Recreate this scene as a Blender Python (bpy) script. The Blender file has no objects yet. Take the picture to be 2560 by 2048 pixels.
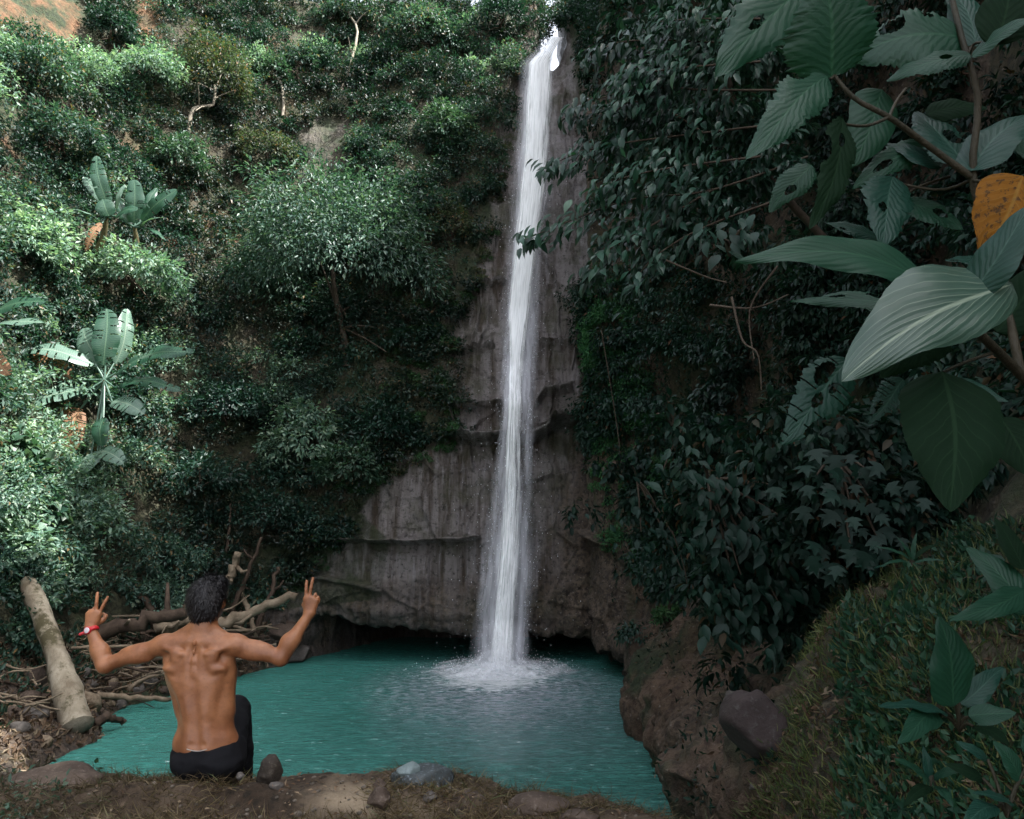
import bpy, math, random
import numpy as np
from mathutils import Vector, Matrix
from mathutils.bvhtree import BVHTree

scene = bpy.context.scene
COL = scene.collection
R = math.radians

# ------------------------------------------------------------------ camera
FPX = 2000.0
PITCH = math.atan((1350 - 1024) / FPX)
CAM = np.array([0.0, 0.0, 3.0])
cam_data = bpy.data.cameras.new('camera')
cam = bpy.data.objects.new('camera', cam_data)
COL.objects.link(cam)
cam.location = CAM
cam.rotation_euler = (math.pi / 2 + PITCH, 0, 0)
cam_data.sensor_width = 36
cam_data.lens = FPX / 2560 * 36
cam_data.clip_end = 1000
scene.camera = cam

# ------------------------------------------------------------------ light
SUN_DIR = Vector((0.68, -0.28, 0.93)).normalized()      # towards the sun
elev = math.asin(SUN_DIR.z)
azim = math.atan2(SUN_DIR.x, SUN_DIR.y)
world = bpy.data.worlds.new('World')
scene.world = world
world.use_nodes = True
wn = world.node_tree.nodes; wl = world.node_tree.links
wn.clear()
sky = wn.new('ShaderNodeTexSky'); sky.sky_type = 'NISHITA'; sky.sun_disc = False
sky.sun_elevation = elev; sky.sun_rotation = azim
sky.air_density = 1.0; sky.dust_density = 3.0; sky.ozone_density = 1.0
hsv = wn.new('ShaderNodeHueSaturation'); hsv.inputs['Saturation'].default_value = 0.35
bg = wn.new('ShaderNodeBackground'); bg.inputs['Strength'].default_value = 0.15
wo = wn.new('ShaderNodeOutputWorld')
wl.new(sky.outputs[0], hsv.inputs['Color']); wl.new(hsv.outputs[0], bg.inputs['Color']); wl.new(bg.outputs[0], wo.inputs['Surface'])
sun_data = bpy.data.lights.new('sun', 'SUN'); sun_data.energy = 3.9; sun_data.angle = R(0.5)
sun_data.color = (1.0, 0.985, 0.95)
sun = bpy.data.objects.new('sun', sun_data); COL.objects.link(sun)
sun.rotation_euler = SUN_DIR.to_track_quat('Z', 'Y').to_euler()
scene.view_settings.view_transform = 'Standard'
scene.view_settings.look = 'None'
scene.view_settings.exposure = 2.25
scene.view_settings.gamma = 1.0
scene.view_settings.use_curve_mapping = False
scene.cycles.transparent_max_bounces = 16
scene.cycles.max_bounces = 6

# ------------------------------------------------------------------ helpers
S = 2560 / 2156.0
cP, sP = math.cos(PITCH), math.sin(PITCH)
def ray(x, y):
    a = (x * S - 1280) / FPX; b = (1024 - y * S) / FPX
    return np.array([a, cP - sP * b, sP + cP * b])
def P(x, y, Y):
    r = ray(x, y); return CAM + r * (Y / r[1])
def PZ(x, y, z):
    r = ray(x, y); return CAM + r * ((z - CAM[2]) / r[2])
def proj(V):
    d = np.asarray(V) - CAM
    dep = d[..., 1] * cP + d[..., 2] * sP
    up = -d[..., 1] * sP + d[..., 2] * cP
    dep2 = np.where(dep > .05, dep, .05)
    return (d[..., 0] / dep2 * FPX + 1280) / S, (1024 - up / dep2 * FPX) / S, dep
def pxm(depth):            # metres per sheet pixel at a depth
    return S * depth / FPX

def _hash(ix, iy, iz, seed):
    h = (ix.astype(np.int64) * 374761393 + iy.astype(np.int64) * 668265263 + iz.astype(np.int64) * 2147483647 + seed * 974711) & 0xffffffff
    h = ((h ^ (h >> 13)) * 1274126177) & 0xffffffff
    h = ((h ^ (h >> 16)) * 2246822519) & 0xffffffff
    return ((h ^ (h >> 15)) & 0xffffff) / float(0xffffff)
def vnoise(p, seed=0):
    p = np.asarray(p, float); f = np.floor(p); t = p - f; t = t * t * (3 - 2 * t); i = f.astype(np.int64)
    x, y, z = i[..., 0], i[..., 1], i[..., 2]; r = 0
    for a in (0, 1):
        for b in (0, 1):
            for c in (0, 1):
                w = (t[..., 0] if a else 1 - t[..., 0]) * (t[..., 1] if b else 1 - t[..., 1]) * (t[..., 2] if c else 1 - t[..., 2])
                r = r + w * _hash(x + a, y + b, z + c, seed)
    return r * 2 - 1
def fbm(p, o=4, seed=0, g=.5):
    p = np.asarray(p, float); a = 1; r = 0; n = 0
    for k in range(o):
        r = r + a * vnoise(p * (2.03 ** k) + k * 17.3, seed + k); n += a; a *= g
    return r / n
def inpoly(x, y, poly):
    r = np.zeros(np.shape(x), bool); n = len(poly)
    for i in range(n):
        x0, y0 = poly[i]; x1, y1 = poly[(i + 1) % n]
        if y0 == y1: continue
        c = ((y0 > y) != (y1 > y)) & (x < (x1 - x0) * (y - y0) / (y1 - y0) + x0)
        r ^= c
    return r
def norm(v):
    v = np.asarray(v, float); return v / (np.linalg.norm(v, axis=-1, keepdims=True) + 1e-9)
def sstep(a, b, x):
    t = np.clip((x - a) / (b - a), 0, 1); return t * t * (3 - 2 * t)

def mesh_np(name, V, F, mat=None, smooth=True, uv=None, attr=None):
    V = np.asarray(V, np.float32).reshape(-1, 3); F = np.asarray(F, np.int32); k = F.shape[1]
    m = bpy.data.meshes.new(name)
    m.vertices.add(len(V)); m.vertices.foreach_set('co', V.ravel())
    m.loops.add(F.size); m.loops.foreach_set('vertex_index', F.ravel())
    m.polygons.add(len(F)); m.polygons.foreach_set('loop_start', np.arange(0, F.size, k, dtype=np.int32))
    try: m.polygons.foreach_set('loop_total', np.full(len(F), k, np.int32))
    except Exception: pass
    if smooth: m.polygons.foreach_set('use_smooth', np.ones(len(F), bool))
    if uv is not None:
        l = m.uv_layers.new(name='UVMap'); l.data.foreach_set('uv', np.asarray(uv, np.float32)[F.ravel()].ravel())
    if attr:
        for an, av in attr.items():
            a = m.attributes.new(an, 'FLOAT_COLOR', 'POINT'); a.data.foreach_set('color', np.asarray(av, np.float32).ravel())
    m.update(calc_edges=True); m.validate()
    if mat: m.materials.append(mat)
    return m
def link(name, data, parent=None):
    o = bpy.data.objects.new(name, data); COL.objects.link(o)
    if parent is not None: o.parent = parent
    return o
def tag(o, label, cat, group=None, kind=None):
    if label: o['label'] = label
    if cat: o['category'] = cat
    if group: o['group'] = group
    if kind: o['kind'] = kind
    return o
def thing(name, label, cat, loc=(0, 0, 0), group=None):
    o = link(name, None); o.location = Vector(loc)
    return tag(o, label, cat, group)
def child(name, V, F, mat, root, smooth=True, uv=None, **kw):
    """V given in world space; stored relative to its unrotated root"""
    V = np.asarray(V, float).reshape(-1, 3) - np.array(root.location)
    return link(name, mesh_np(name, V, F, mat, smooth, uv, **kw), root)

class MB:
    def __init__(s): s.V = []; s.F = []; s.n = 0
    def add(s, V, F):
        V = np.asarray(V, float); F = np.asarray(F, int)
        if F.shape[1] == 3: F = np.c_[F, F[:, 2]]
        s.V.append(V); s.F.append(F + s.n); s.n += len(V)
    def get(s): return np.concatenate(s.V), np.concatenate(s.F)
def tri_fix(F):            # quads that repeat a vertex become triangles: split everything into triangles
    F = np.asarray(F); a = F[:, :3]; b = F[:, [0, 2, 3]]; ok = (F[:, 2] != F[:, 3])
    return np.concatenate([a, b[ok]])

def tube(pts, rad, seg=8, jit=0, seed=0, cap=True):
    pts = np.asarray(pts, float); n = len(pts); rad = np.broadcast_to(rad, n).astype(float)
    T = np.gradient(pts, axis=0); T = norm(T)
    ref = np.array([0, 0, 1.0]) if abs(T[0][2]) < .9 else np.array([1.0, 0, 0])
    V = []; rs = np.random.RandomState(seed)
    u = norm(np.cross(T[0], ref))
    for i in range(n):
        u = norm(u - T[i] * np.dot(u, T[i])); w = np.cross(T[i], u)
        a = np.arange(seg) * 2 * math.pi / seg
        r = rad[i] * (1 + jit * rs.uniform(-1, 1, seg))
        V.append(pts[i] + (np.cos(a) * r)[:, None] * u + (np.sin(a) * r)[:, None] * w)
    V = np.concatenate(V); F = []
    for i in range(n - 1):
        for j in range(seg):
            k = (j + 1) % seg; F.append([i * seg + j, i * seg + k, (i + 1) * seg + k, (i + 1) * seg + j])
    if cap:
        V = np.vstack([V, pts[0], pts[-1]]); c0 = n * seg; c1 = c0 + 1
        for j in range(seg):
            k = (j + 1) % seg; F.append([c0, k, j, j]); F.append([c1, (n - 1) * seg + j, (n - 1) * seg + k, (n - 1) * seg + k])
    return V, np.array(F)
def smooth_path(pts, n):
    pts = np.asarray(pts, float); m = len(pts); t = np.linspace(0, m - 1, n); out = []
    for x in t:
        i = min(int(x), m - 2); f = x - i
        p0 = pts[max(i - 1, 0)]; p1 = pts[i]; p2 = pts[i + 1]; p3 = pts[min(i + 2, m - 1)]
        out.append(.5 * (2 * p1 + (p2 - p0) * f + (2 * p0 - 5 * p1 + 4 * p2 - p3) * f * f + (3 * p1 - p0 - 3 * p2 + p3) * f ** 3))
    return np.array(out)
def rock_mesh(seed, rx, ry, rz, n=3, amp=.25, fine=.06):
    import bmesh
    bm = bmesh.new(); bmesh.ops.create_icosphere(bm, subdivisions=n, radius=1)
    V = np.array([v.co[:] for v in bm.verts]); F = np.array([[v.index for v in f.verts] for f in bm.faces]); bm.free()
    d = 1 + amp * fbm(V * 1.1 + seed * 7, 2, seed) * 1.6 + fine * fbm(V * 5 + seed, 3, seed + 5)
    # planar facets
    rs = np.random.RandomState(seed)
    for _ in range(7):
        nn = norm(rs.normal(size=3)); h = rs.uniform(.62, .85); q = V @ nn
        d = np.where(q * d > h, h / np.maximum(q, .05), d)
    return V * d[:, None] * np.array([rx, ry, rz]), F

# ------------------------------------------------------------------ materials
def nodes(name):
    m = bpy.data.materials.new(name); m.use_nodes = True; nt = m.node_tree; nt.nodes.clear()
    out = nt.nodes.new('ShaderNodeOutputMaterial')
    return m, nt, out
def N(nt, t, **kw):
    n = nt.nodes.new(t)
    for k, v in kw.items():
        if k in ('inputs',):
            for a, b in v.items(): n.inputs[a].default_value = b
        else: setattr(n, k, v)
    return n
def ramp(nt, src, stops):
    r = nt.nodes.new('ShaderNodeValToRGB'); e = r.color_ramp.elements
    while len(e) < len(stops): e.new(0.5)
    for i, (p, c) in enumerate(stops):
        e[i].position = p; e[i].color = (c if isinstance(c, (tuple, list)) else (c, c, c)) + ((1,) if not isinstance(c, (tuple, list)) or len(c) == 3 else ())
    nt.links.new(src, r.inputs[0]); return r.outputs[0]
def mix(nt, f, a, b, mode='MIX'):
    n = nt.nodes.new('ShaderNodeMix'); n.data_type = 'RGBA'; n.blend_type = mode
    for i, s in ((0, f), (6, a), (7, b)):
        if hasattr(s, 'links'): nt.links.new(s, n.inputs[i])
        else: n.inputs[i].default_value = s if i == 0 else tuple(s) + (1,)
    return n.outputs[2]
def noise_tex(nt, scale, detail=5, rough=.6, vec=None, stretch=None, dist=0):
    n = nt.nodes.new('ShaderNodeTexNoise'); n.inputs['Scale'].default_value = scale; n.inputs['Detail'].default_value = detail
    n.inputs['Roughness'].default_value = rough; n.inputs['Distortion'].default_value = dist
    if vec is None: vec = nt.nodes.new('ShaderNodeTexCoord').outputs['Object']
    if stretch:
        mp = nt.nodes.new('ShaderNodeMapping'); mp.inputs['Scale'].default_value = stretch; nt.links.new(vec, mp.inputs[0]); vec = mp.outputs[0]
    nt.links.new(vec, n.inputs['Vector']); return n.outputs['Fac']
def math_n(nt, op, a, b=0.0, clamp=False):
    n = nt.nodes.new('ShaderNodeMath'); n.operation = op; n.use_clamp = clamp
    for i, s in enumerate((a, b)):
        if hasattr(s, 'links'): nt.links.new(s, n.inputs[i])
        else: n.inputs[i].default_value = s
    return n.outputs[0]
def bump(nt, h, strength=.5, dist=.05):
    b = nt.nodes.new('ShaderNodeBump'); b.inputs['Strength'].default_value = strength; b.inputs['Distance'].default_value = dist
    nt.links.new(h, b.inputs['Height']); return b.outputs[0]
def principled(nt, out, col, rough=.6, nrm=None, spec=.5, **kw):
    p = nt.nodes.new('ShaderNodeBsdfPrincipled')
    for s, k in ((col, 'Base Color'), (rough, 'Roughness')):
        if hasattr(s, 'links'): nt.links.new(s, p.inputs[k])
        else: p.inputs[k].default_value = s if k == 'Roughness' else tuple(s) + (1,)
    p.inputs['Specular IOR Level'].default_value = spec
    if nrm is not None: nt.links.new(nrm, p.inputs['Normal'])
    for k, v in kw.items(): p.inputs[k.replace('_', ' ')].default_value = v
    if out is not None: nt.links.new(p.outputs[0], out.inputs['Surface'])
    return p

def leaf_mat(name, c1, c2, c3=None, rough=.38, transl=.3, odd=None, spec=.32):
    m, nt, out = nodes(name)
    geo = N(nt, 'ShaderNodeNewGeometry')
    rnd = geo.outputs['Random Per Island']
    st = [(0.0, c1), (.55, c2), (.93, c3 or c2)]
    if odd: st[2] = (.9, c3 or c2); st.append((.97, odd))
    col = ramp(nt, rnd, st)
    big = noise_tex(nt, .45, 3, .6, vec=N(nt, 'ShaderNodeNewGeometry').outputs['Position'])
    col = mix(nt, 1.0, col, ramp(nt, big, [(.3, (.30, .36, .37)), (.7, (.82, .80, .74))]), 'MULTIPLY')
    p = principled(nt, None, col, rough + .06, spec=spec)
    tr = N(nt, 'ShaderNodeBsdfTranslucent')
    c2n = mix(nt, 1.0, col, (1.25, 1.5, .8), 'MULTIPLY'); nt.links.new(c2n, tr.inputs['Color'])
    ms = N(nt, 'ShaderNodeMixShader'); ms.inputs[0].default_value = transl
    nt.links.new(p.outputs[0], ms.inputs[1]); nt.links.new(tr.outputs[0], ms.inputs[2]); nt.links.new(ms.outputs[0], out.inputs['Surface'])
    return m
def big_leaf_mat(name, col, vein, dark=None, rough=.4, transl=.22, nv=11, spots=None, slope=.32, vw=.05, spec=.5):
    m, nt, out = nodes(name)
    uv = N(nt, 'ShaderNodeTexCoord').outputs['UV']
    sx = N(nt, 'ShaderNodeSeparateXYZ'); nt.links.new(uv, sx.inputs[0])
    s = math_n(nt, 'ABSOLUTE', math_n(nt, 'SUBTRACT', sx.outputs[0], .5)); s = math_n(nt, 'MULTIPLY', s, 2)
    wob = noise_tex(nt, 4, 2, .5, vec=uv)
    q = math_n(nt, 'SUBTRACT', sx.outputs[1], math_n(nt, 'MULTIPLY', math_n(nt, 'POWER', s, .85), slope))
    q = math_n(nt, 'ADD', q, math_n(nt, 'MULTIPLY', wob, .11))
    fr = math_n(nt, 'FRACT', math_n(nt, 'MULTIPLY', q, nv))
    d = math_n(nt, 'ABSOLUTE', math_n(nt, 'SUBTRACT', fr, .5))
    side = ramp(nt, d, [(0.0, 1.0), (vw, .25), (vw * 2.2, 0.0)])
    side = math_n(nt, 'MULTIPLY', side, math_n(nt, 'SUBTRACT', 1.0, math_n(nt, 'MULTIPLY', s, .7)))
    rib = ramp(nt, s, [(0.0, 1.0), (.03, .9), (.06, 0.0)])
    v = math_n(nt, 'MAXIMUM', side, rib)
    n1 = noise_tex(nt, 3, 4, .6, vec=uv); n2 = noise_tex(nt, 38, 3, .6, vec=uv)
    base = mix(nt, n1, dark or tuple(c * .6 for c in col), col)
    base = mix(nt, math_n(nt, 'MULTIPLY', n2, .35), base, tuple(c * .55 for c in col))
    if spots:
        sp = ramp(nt, noise_tex(nt, 9, 4, .7, vec=uv), [(.52, 0.0), (.60, 1.0)])
        base = mix(nt, sp, base, spots)
    colr = mix(nt, math_n(nt, 'MULTIPLY', v, .6), base, vein)
    h = math_n(nt, 'ADD', math_n(nt, 'MULTIPLY', v, 1.0), math_n(nt, 'MULTIPLY', n2, .25))
    swell = ramp(nt, d, [(0.0, 0.0), (.5, 1.0)])
    h = math_n(nt, 'ADD', math_n(nt, 'MULTIPLY', h, .35), swell)
    nb = bump(nt, h, .28, .005)
    p = principled(nt, None, colr, rough, nb, spec)
    tr = N(nt, 'ShaderNodeBsdfTranslucent'); nt.links.new(mix(nt, 1.0, colr, (1.2, 1.5, .7), 'MULTIPLY'), tr.inputs['Color'])
    ms = N(nt, 'ShaderNodeMixShader'); ms.inputs[0].default_value = transl
    nt.links.new(p.outputs[0], ms.inputs[1]); nt.links.new(tr.outputs[0], ms.inputs[2]); nt.links.new(ms.outputs[0], out.inputs['Surface'])
    return m
def wood_mat(name, c1, c2, scale=6, stretch=(1, 1, 1), rough=.85, moss=None):
    m, nt, out = nodes(name)
    n1 = noise_tex(nt, scale, 6, .65, stretch=stretch); n2 = noise_tex(nt, scale * 6, 4, .7, stretch=stretch)
    col = mix(nt, ramp(nt, n1, [(.35, 0.0), (.65, 1.0)]), c1, c2)
    col = mix(nt, math_n(nt, 'MULTIPLY', n2, .5), col, tuple(c * .4 for c in c1))
    if moss: col = mix(nt, ramp(nt, noise_tex(nt, scale * .7, 5, .7), [(.5, 0.0), (.6, 1.0)]), col, moss)
    principled(nt, out, col, rough, bump(nt, math_n(nt, 'ADD', n1, n2), .6, .02), .25)
    return m
def stone_mat(name, c1, c2, c3=None, scale=4, rough=.8, bs=.5, spec=.35):
    m, nt, out = nodes(name)
    n1 = noise_tex(nt, scale, 7, .65); n2 = noise_tex(nt, scale * 9, 4, .7)
    col = mix(nt, ramp(nt, n1, [(.35, 0.0), (.65, 1.0)]), c1, c2)
    if c3: col = mix(nt, ramp(nt, n2, [(.55, 0.0), (.68, 1.0)]), col, c3)
    principled(nt, out, col, rough, bump(nt, math_n(nt, 'ADD', n1, math_n(nt, 'MULTIPLY', n2, .6)), bs, .03), spec)
    return m

def terrain_mat():
    m, nt, out = nodes('cliff_rock_and_soil')
    at = N(nt, 'ShaderNodeAttribute', attribute_name='zone')       # r wet grey rock, g orange soil and lightened right bank, b mossy
    sp = N(nt, 'ShaderNodeSeparateColor'); nt.links.new(at.outputs['Color'], sp.inputs[0])
    n1 = noise_tex(nt, 1.3, 8, .68); n2 = noise_tex(nt, 9, 6, .7); n3 = noise_tex(nt, 45, 4, .7)
    streak = noise_tex(nt, 3.2, 6, .65, stretch=(1, .35, .09), dist=.3)
    streak2 = noise_tex(nt, 9, 5, .6, stretch=(1, .4, .07), dist=.2)
    # wet grey rock with brown and pale vertical staining
    g = mix(nt, ramp(nt, streak, [(.38, 0.0), (.56, 1.0)]), (.042, .028, .018), (.180, .158, .152))
    g = mix(nt, ramp(nt, streak2, [(.55, 0.0), (.72, .8)]), g, (.24, .22, .225))
    g = mix(nt, ramp(nt, n2, [(.34, .9), (.47, 0.0)]), g, (.018, .015, .012))
    g = mix(nt, ramp(nt, n1, [(.5, 0.0), (.62, .55)]), g, (.05, .05, .024))
    # brown earth with pebbles
    e = mix(nt, ramp(nt, n1, [(.35, 0.0), (.65, 1.0)]), (.042, .029, .019), (.135, .096, .068))
    e = mix(nt, ramp(nt, n2, [(.42, .8), (.55, 0.0)]), e, (.015, .010, .008))
    vor = N(nt, 'ShaderNodeTexVoronoi'); vor.inputs['Scale'].default_value = 11
    nt.links.new(N(nt, 'ShaderNodeTexCoord').outputs['Object'], vor.inputs['Vector'])
    peb = ramp(nt, vor.outputs['Distance'], [(.12, 1.0), (.26, 0.0)])
    pebsel = math_n(nt, 'MULTIPLY', peb, ramp(nt, vor.outputs['Color'], [(.5, 0.0), (.6, 1.0)]))
    e = mix(nt, math_n(nt, 'MULTIPLY', pebsel, .7), e, (.21, .175, .15))
    o = mix(nt, n2, (.09, .032, .014), (.24, .12, .06))
    mo = mix(nt, ramp(nt, n2, [(.35, 0.0), (.65, 1.0)]), (.010, .017, .006), (.032, .044, .016))
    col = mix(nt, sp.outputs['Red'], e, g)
    col = mix(nt, sp.outputs['Green'], col, o)
    mk = math_n(nt, 'MULTIPLY', sp.outputs['Blue'], ramp(nt, n1, [(.38, .25), (.55, 1.0)]))
    col = mix(nt, mk, col, mo)
    h = math_n(nt, 'ADD', math_n(nt, 'MULTIPLY', n2, 1.0), math_n(nt, 'MULTIPLY', n3, .35))
    h = math_n(nt, 'ADD', h, math_n(nt, 'MULTIPLY', streak2, .8)); h = math_n(nt, 'ADD', h, math_n(nt, 'MULTIPLY', pebsel, .3))
    rough = ramp(nt, math_n(nt, 'MULTIPLY', sp.outputs['Red'], ramp(nt, streak, [(.3, .5), (.6, 1.0)])), [(0.0, .85), (1.0, .30)])
    principled(nt, out, col, rough, bump(nt, h, .85, .11), .4)
    return m
# ------------------------------------------------------------------ terrain of the gorge
# each column: base x, y, direction of set-back, then 12 knots (set-back, height)
def rockcol(x, lip, top, dz=0, by=23.5, prot=0):
    return (x * 1.08, by, 0, 1, [(2.4, -1.2), (2.4, .3), (1.8, lip + .15), (-2.9 - prot, lip), (-3.15 - prot, lip + .35), (-2.95 - prot, 3.2), (-2.3 - prot, 6.4), (-1.5, 8.9), (-.2, 12.8), (2, 18.2), (3.9, top), (9, top + .6 + dz)])
def left_prof(k=1.0): return [(0, -1.2), (.3, 0), (.8, .3), (1.4, .6), (2.0, 1.2), (2.7, 2.4), (3.8, 5), (5.2 * k, 8), (7.0 * k, 12), (9.4 * k, 18), (11.6 * k, 24), (19, 27)]
COLS = [
 (-8.5, -8, -1, 0, left_prof(1.1)), (-8, 3, -1, .1, left_prof(1.1)), (-6.4, 8.8, -1, .1, left_prof(1.08)),
 (-6.05, 12.4, -.95, .3, left_prof(1.05)), (-6.7, 14.6, -.8, .6, left_prof(1.0)), (-6.3, 16.6, -.65, .75, left_prof(.96)),
 (-5.8, 18.8, -.5, .86, [(0, -1.2), (.25, 0), (.6, .35), (1.0, .8), (1.4, 1.4), (1.8, 2.6), (2.6, 5), (3.7, 8), (5.2, 12), (7.3, 18), (9.3, 23.5), (16, 26)]),
 (-5.5, 21.0, -.35, .94, [(0, -1.2), (.1, .1), (.1, .7), (-.3, 1.25), (-.1, 1.6), (.3, 3.2), (1.0, 5.8), (2.0, 8.6), (3.3, 12.6), (5.2, 18), (7.2, 23.5), (13, 26)]),
 (-4.9, 22.6, -.1, 1, [(0, -1.2), (0, .3), (-.3, 1.3), (-1.9, 1.15), (-2.0, 1.55), (-1.7, 3.2), (-1.0, 6.2), (0, 8.9), (1.4, 12.8), (3.5, 18.2), (5.5, 23.3), (11, 26)]),
 rockcol(-3.5, .92, 23.0, 2.2), rockcol(-2.2, .86, 23.0, 2.2), rockcol(-1.2, .82, 22.8, 2.2), rockcol(-.4, .78, 22.8, 2.2), rockcol(.3, .72, 23.0, 2.4), rockcol(.86, .64, 23.4, 2.4),
 rockcol(1.16, .6, 20.5, -.4), rockcol(1.62, .52, 20.9, -.4), rockcol(2.0, .46, 23.4, 2.4),
 (2.75, 23.0, .25, .97, [(0, -1.2), (0, .2), (-.3, .55), (-3.1, .40), (-3.3, .8), (-3.2, 3.0), (-2.9, 6.2), (-2.2, 8.9), (-1.0, 12.8), (1, 18.2), (2.8, 23.5), (8, 26)]),
 (3.9, 21.6, .6, .8, [(0, -1.2), (0, .2), (-.4, .45), (-3.1, .32), (-3.3, .8), (-3.2, 2.8), (-3.3, 6), (-3.3, 8.5), (-3.2, 12), (-2.6, 17), (-1.5, 22), (4, 25)]),
 (3.05, 17.6, .9, .35, [(0, -1.2), (-.35, -.2), (-.55, .35), (-.65, .8), (-.5, 1.3), (-.2, 2.4), (.15, 4.5), (-.1, 7.5), (-.1, 12), (.3, 17), (1.2, 22), (8, 25)]),
 (2.35, 14.4, 1, .1, [(0, -1.2), (-.15, -.2), (-.25, .4), (-.1, .9), (.35, 1.5), (1.1, 2.5), (1.5, 4.5), (1.4, 7.5), (1.5, 12), (1.9, 17), (2.5, 22), (9, 25)]),
 (2.05, 11.3, 1, 0, [(0, -1.2), (.25, -.2), (-.05, .35), (.05, .75), (.5, 1.25), (1.5, 2.2), (2.4, 4.2), (2.5, 7.5), (2.6, 12), (2.9, 17), (3.5, 22), (9, 25)]),
 (1.8, 9.0, 1, 0, [(0, -1.2), (.5, -.1), (.1, .55), (.12, .85), (.45, 1.2), (1.5, 1.75), (3.0, 3.6), (3.3, 7.2), (3.4, 12), (3.6, 17), (4, 22), (10, 25)]),
 (1.2, 7.0, 1, 0, [(0, -1.2), (.55, .1), (.1, .95), (.05, 1.15), (.35, 1.4), (1.1, 1.8), (2.4, 2.9), (3.7, 6.2), (4.1, 12), (4.3, 17), (5, 21), (10, 23)]),
 (1.3, 5.3, 1, 0, [(0, -1.2), (.15, .3), (.1, .9), (.15, 1.35), (.32, 1.8), (.75, 2.5), (1.7, 3.0), (3.4, 4.8), (4.2, 9), (4.7, 13), (5.5, 17), (10, 19)]),
 (1.25, 4.0, 1, 0, [(0, -1.2), (.1, .3), (.12, .8), (.2, 1.2), (.42, 1.55), (.95, 2.1), (1.9, 2.6), (3.3, 4.2), (4.2, 8), (4.8, 11), (5.6, 14), (10, 16)]),
 (1.25, 2.2, 1, 0, [(0, -1.2), (.1, .3), (.15, .7), (.3, 1.0), (.6, 1.3), (1.1, 1.7), (2.0, 2.3), (3.3, 3.8), (4.3, 7), (5.0, 10), (5.8, 13), (10, 15)]),
 (1.6, -8, 1, 0, [(0, -1.2), (.1, .3), (.2, .7), (.4, 1.0), (.7, 1.3), (1.2, 1.7), (2.1, 2.3), (3.4, 3.8), (4.5, 7), (5.2, 10), (6.2, 13), (10, 15)]),
]
nC = len(COLS)
KN = np.array([c[4] for c in COLS], float)                  # nC,12,2
BX = np.array([[c[0], c[1]] for c in COLS], float)
DR = norm(np.array([[c[2], c[3]] for c in COLS], float))
# width-wise parameter: denser where the picture looks
dist = np.linalg.norm(np.diff(BX, axis=0), axis=1)
segn = []
for i in range(nC - 1):
    if i == 0 or i == nC - 2: n = 14
    elif i == 1: n = 26
    elif 7 <= i <= 18: n = int(dist[i] / .033) + 4
    elif i >= 18: n = int(dist[i] / .045) + 4
    else: n = int(dist[i] / .07)
    segn.append(min(n, 62))
U = np.concatenate([i + np.arange(n) / n for i, n in enumerate(segn)] + [[nC - 1.0]])
def cr(A, u):
    i = np.clip(np.floor(u).astype(int), 0, nC - 2); f = (u - i)
    p1 = A[i]; p2 = A[i + 1]; sh = (-1,) + (1,) * (A.ndim - 1); f = f.reshape(sh)
    p0 = A[np.maximum(i - 1, 0)]; p3 = A[np.minimum(i + 2, nC - 1)]
    lin = p1 * (1 - f) + p2 * f
    crv = .5 * (2 * p1 + (p2 - p0) * f + (2 * p0 - 5 * p1 + 4 * p2 - p3) * f * f + (3 * p1 - p0 - 3 * p2 + p3) * f ** 3)
    return .5 * lin + .5 * crv
rows = []
rw = [6, 8, 22, 10, 56, 88, 60, 58, 58, 36, 10]
for k, n in enumerate(rw): rows += [k + j / n for j in range(n)]
rows.append(11.0); rows = np.array(rows)
Kp = cr(KN, U); Bp = cr(BX, U); Dp = norm(cr(DR, U))
i0 = np.clip(np.floor(rows).astype(int), 0, 10); f = (rows - i0)[None, :, None]
prof = Kp[:, i0] * (1 - f) + Kp[:, i0 + 1] * f              # nu,nr,2
ker = np.array([1, 2, 3, 2, 1.]) / 9
pp = np.pad(prof, ((0, 0), (2, 2), (0, 0)), 'edge')
prof = sum(ker[k] * pp[:, k:k + prof.shape[1]] for k in range(5))
TV = np.concatenate([Bp[:, None, :] + Dp[:, None, :] * prof[..., :1], prof[..., 1:]], -1)
def grid_norm(T):
    du = np.gradient(T, axis=0); dv = np.gradient(T, axis=1); return norm(np.cross(dv, du))
GN = grid_norm(TV)
px, py, dep = proj(TV)
ROCK = [(1170, 40), (1090, 120), (1060, 250), (1040, 330), (1020, 500), (985, 600), (935, 690), (945, 800), (965, 925), (850, 950), (800, 1010), (740, 1090), (690, 1160), (555, 1180), (545, 1290), (560, 1480), (1345, 1480), (1350, 1390), (1330, 1210), (1262, 1120), (1250, 900), (1243, 600), (1240, 400), (1225, 200), (1200, 60)]
isrock = inpoly(px, py, ROCK) & (TV[..., 1] > 16.2)
wr = isrock.astype(float)
for _ in range(5):
    q = np.pad(wr, 2, 'edge'); wr = (q[:-4, 2:-2] + q[4:, 2:-2] + q[2:-2, :-4] + q[2:-2, 4:] + q[2:-2, 2:-2] + q[1:-3, 2:-2] + q[3:-1, 2:-2]) / 7
rough_d = .42 * fbm(TV * .38, 4, 3) * (1 - wr) + .16 * fbm(TV * 1.7, 4, 8) * (1 - .7 * wr) + .05 * fbm(TV * 6, 3, 12) * (1 - .5 * wr)
sv = TV * np.array([1.5, 1.0, .22])
rough_d += wr * (.06 * fbm(sv * 1.3, 4, 21) + .05 * fbm(sv * 5, 3, 22))
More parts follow.
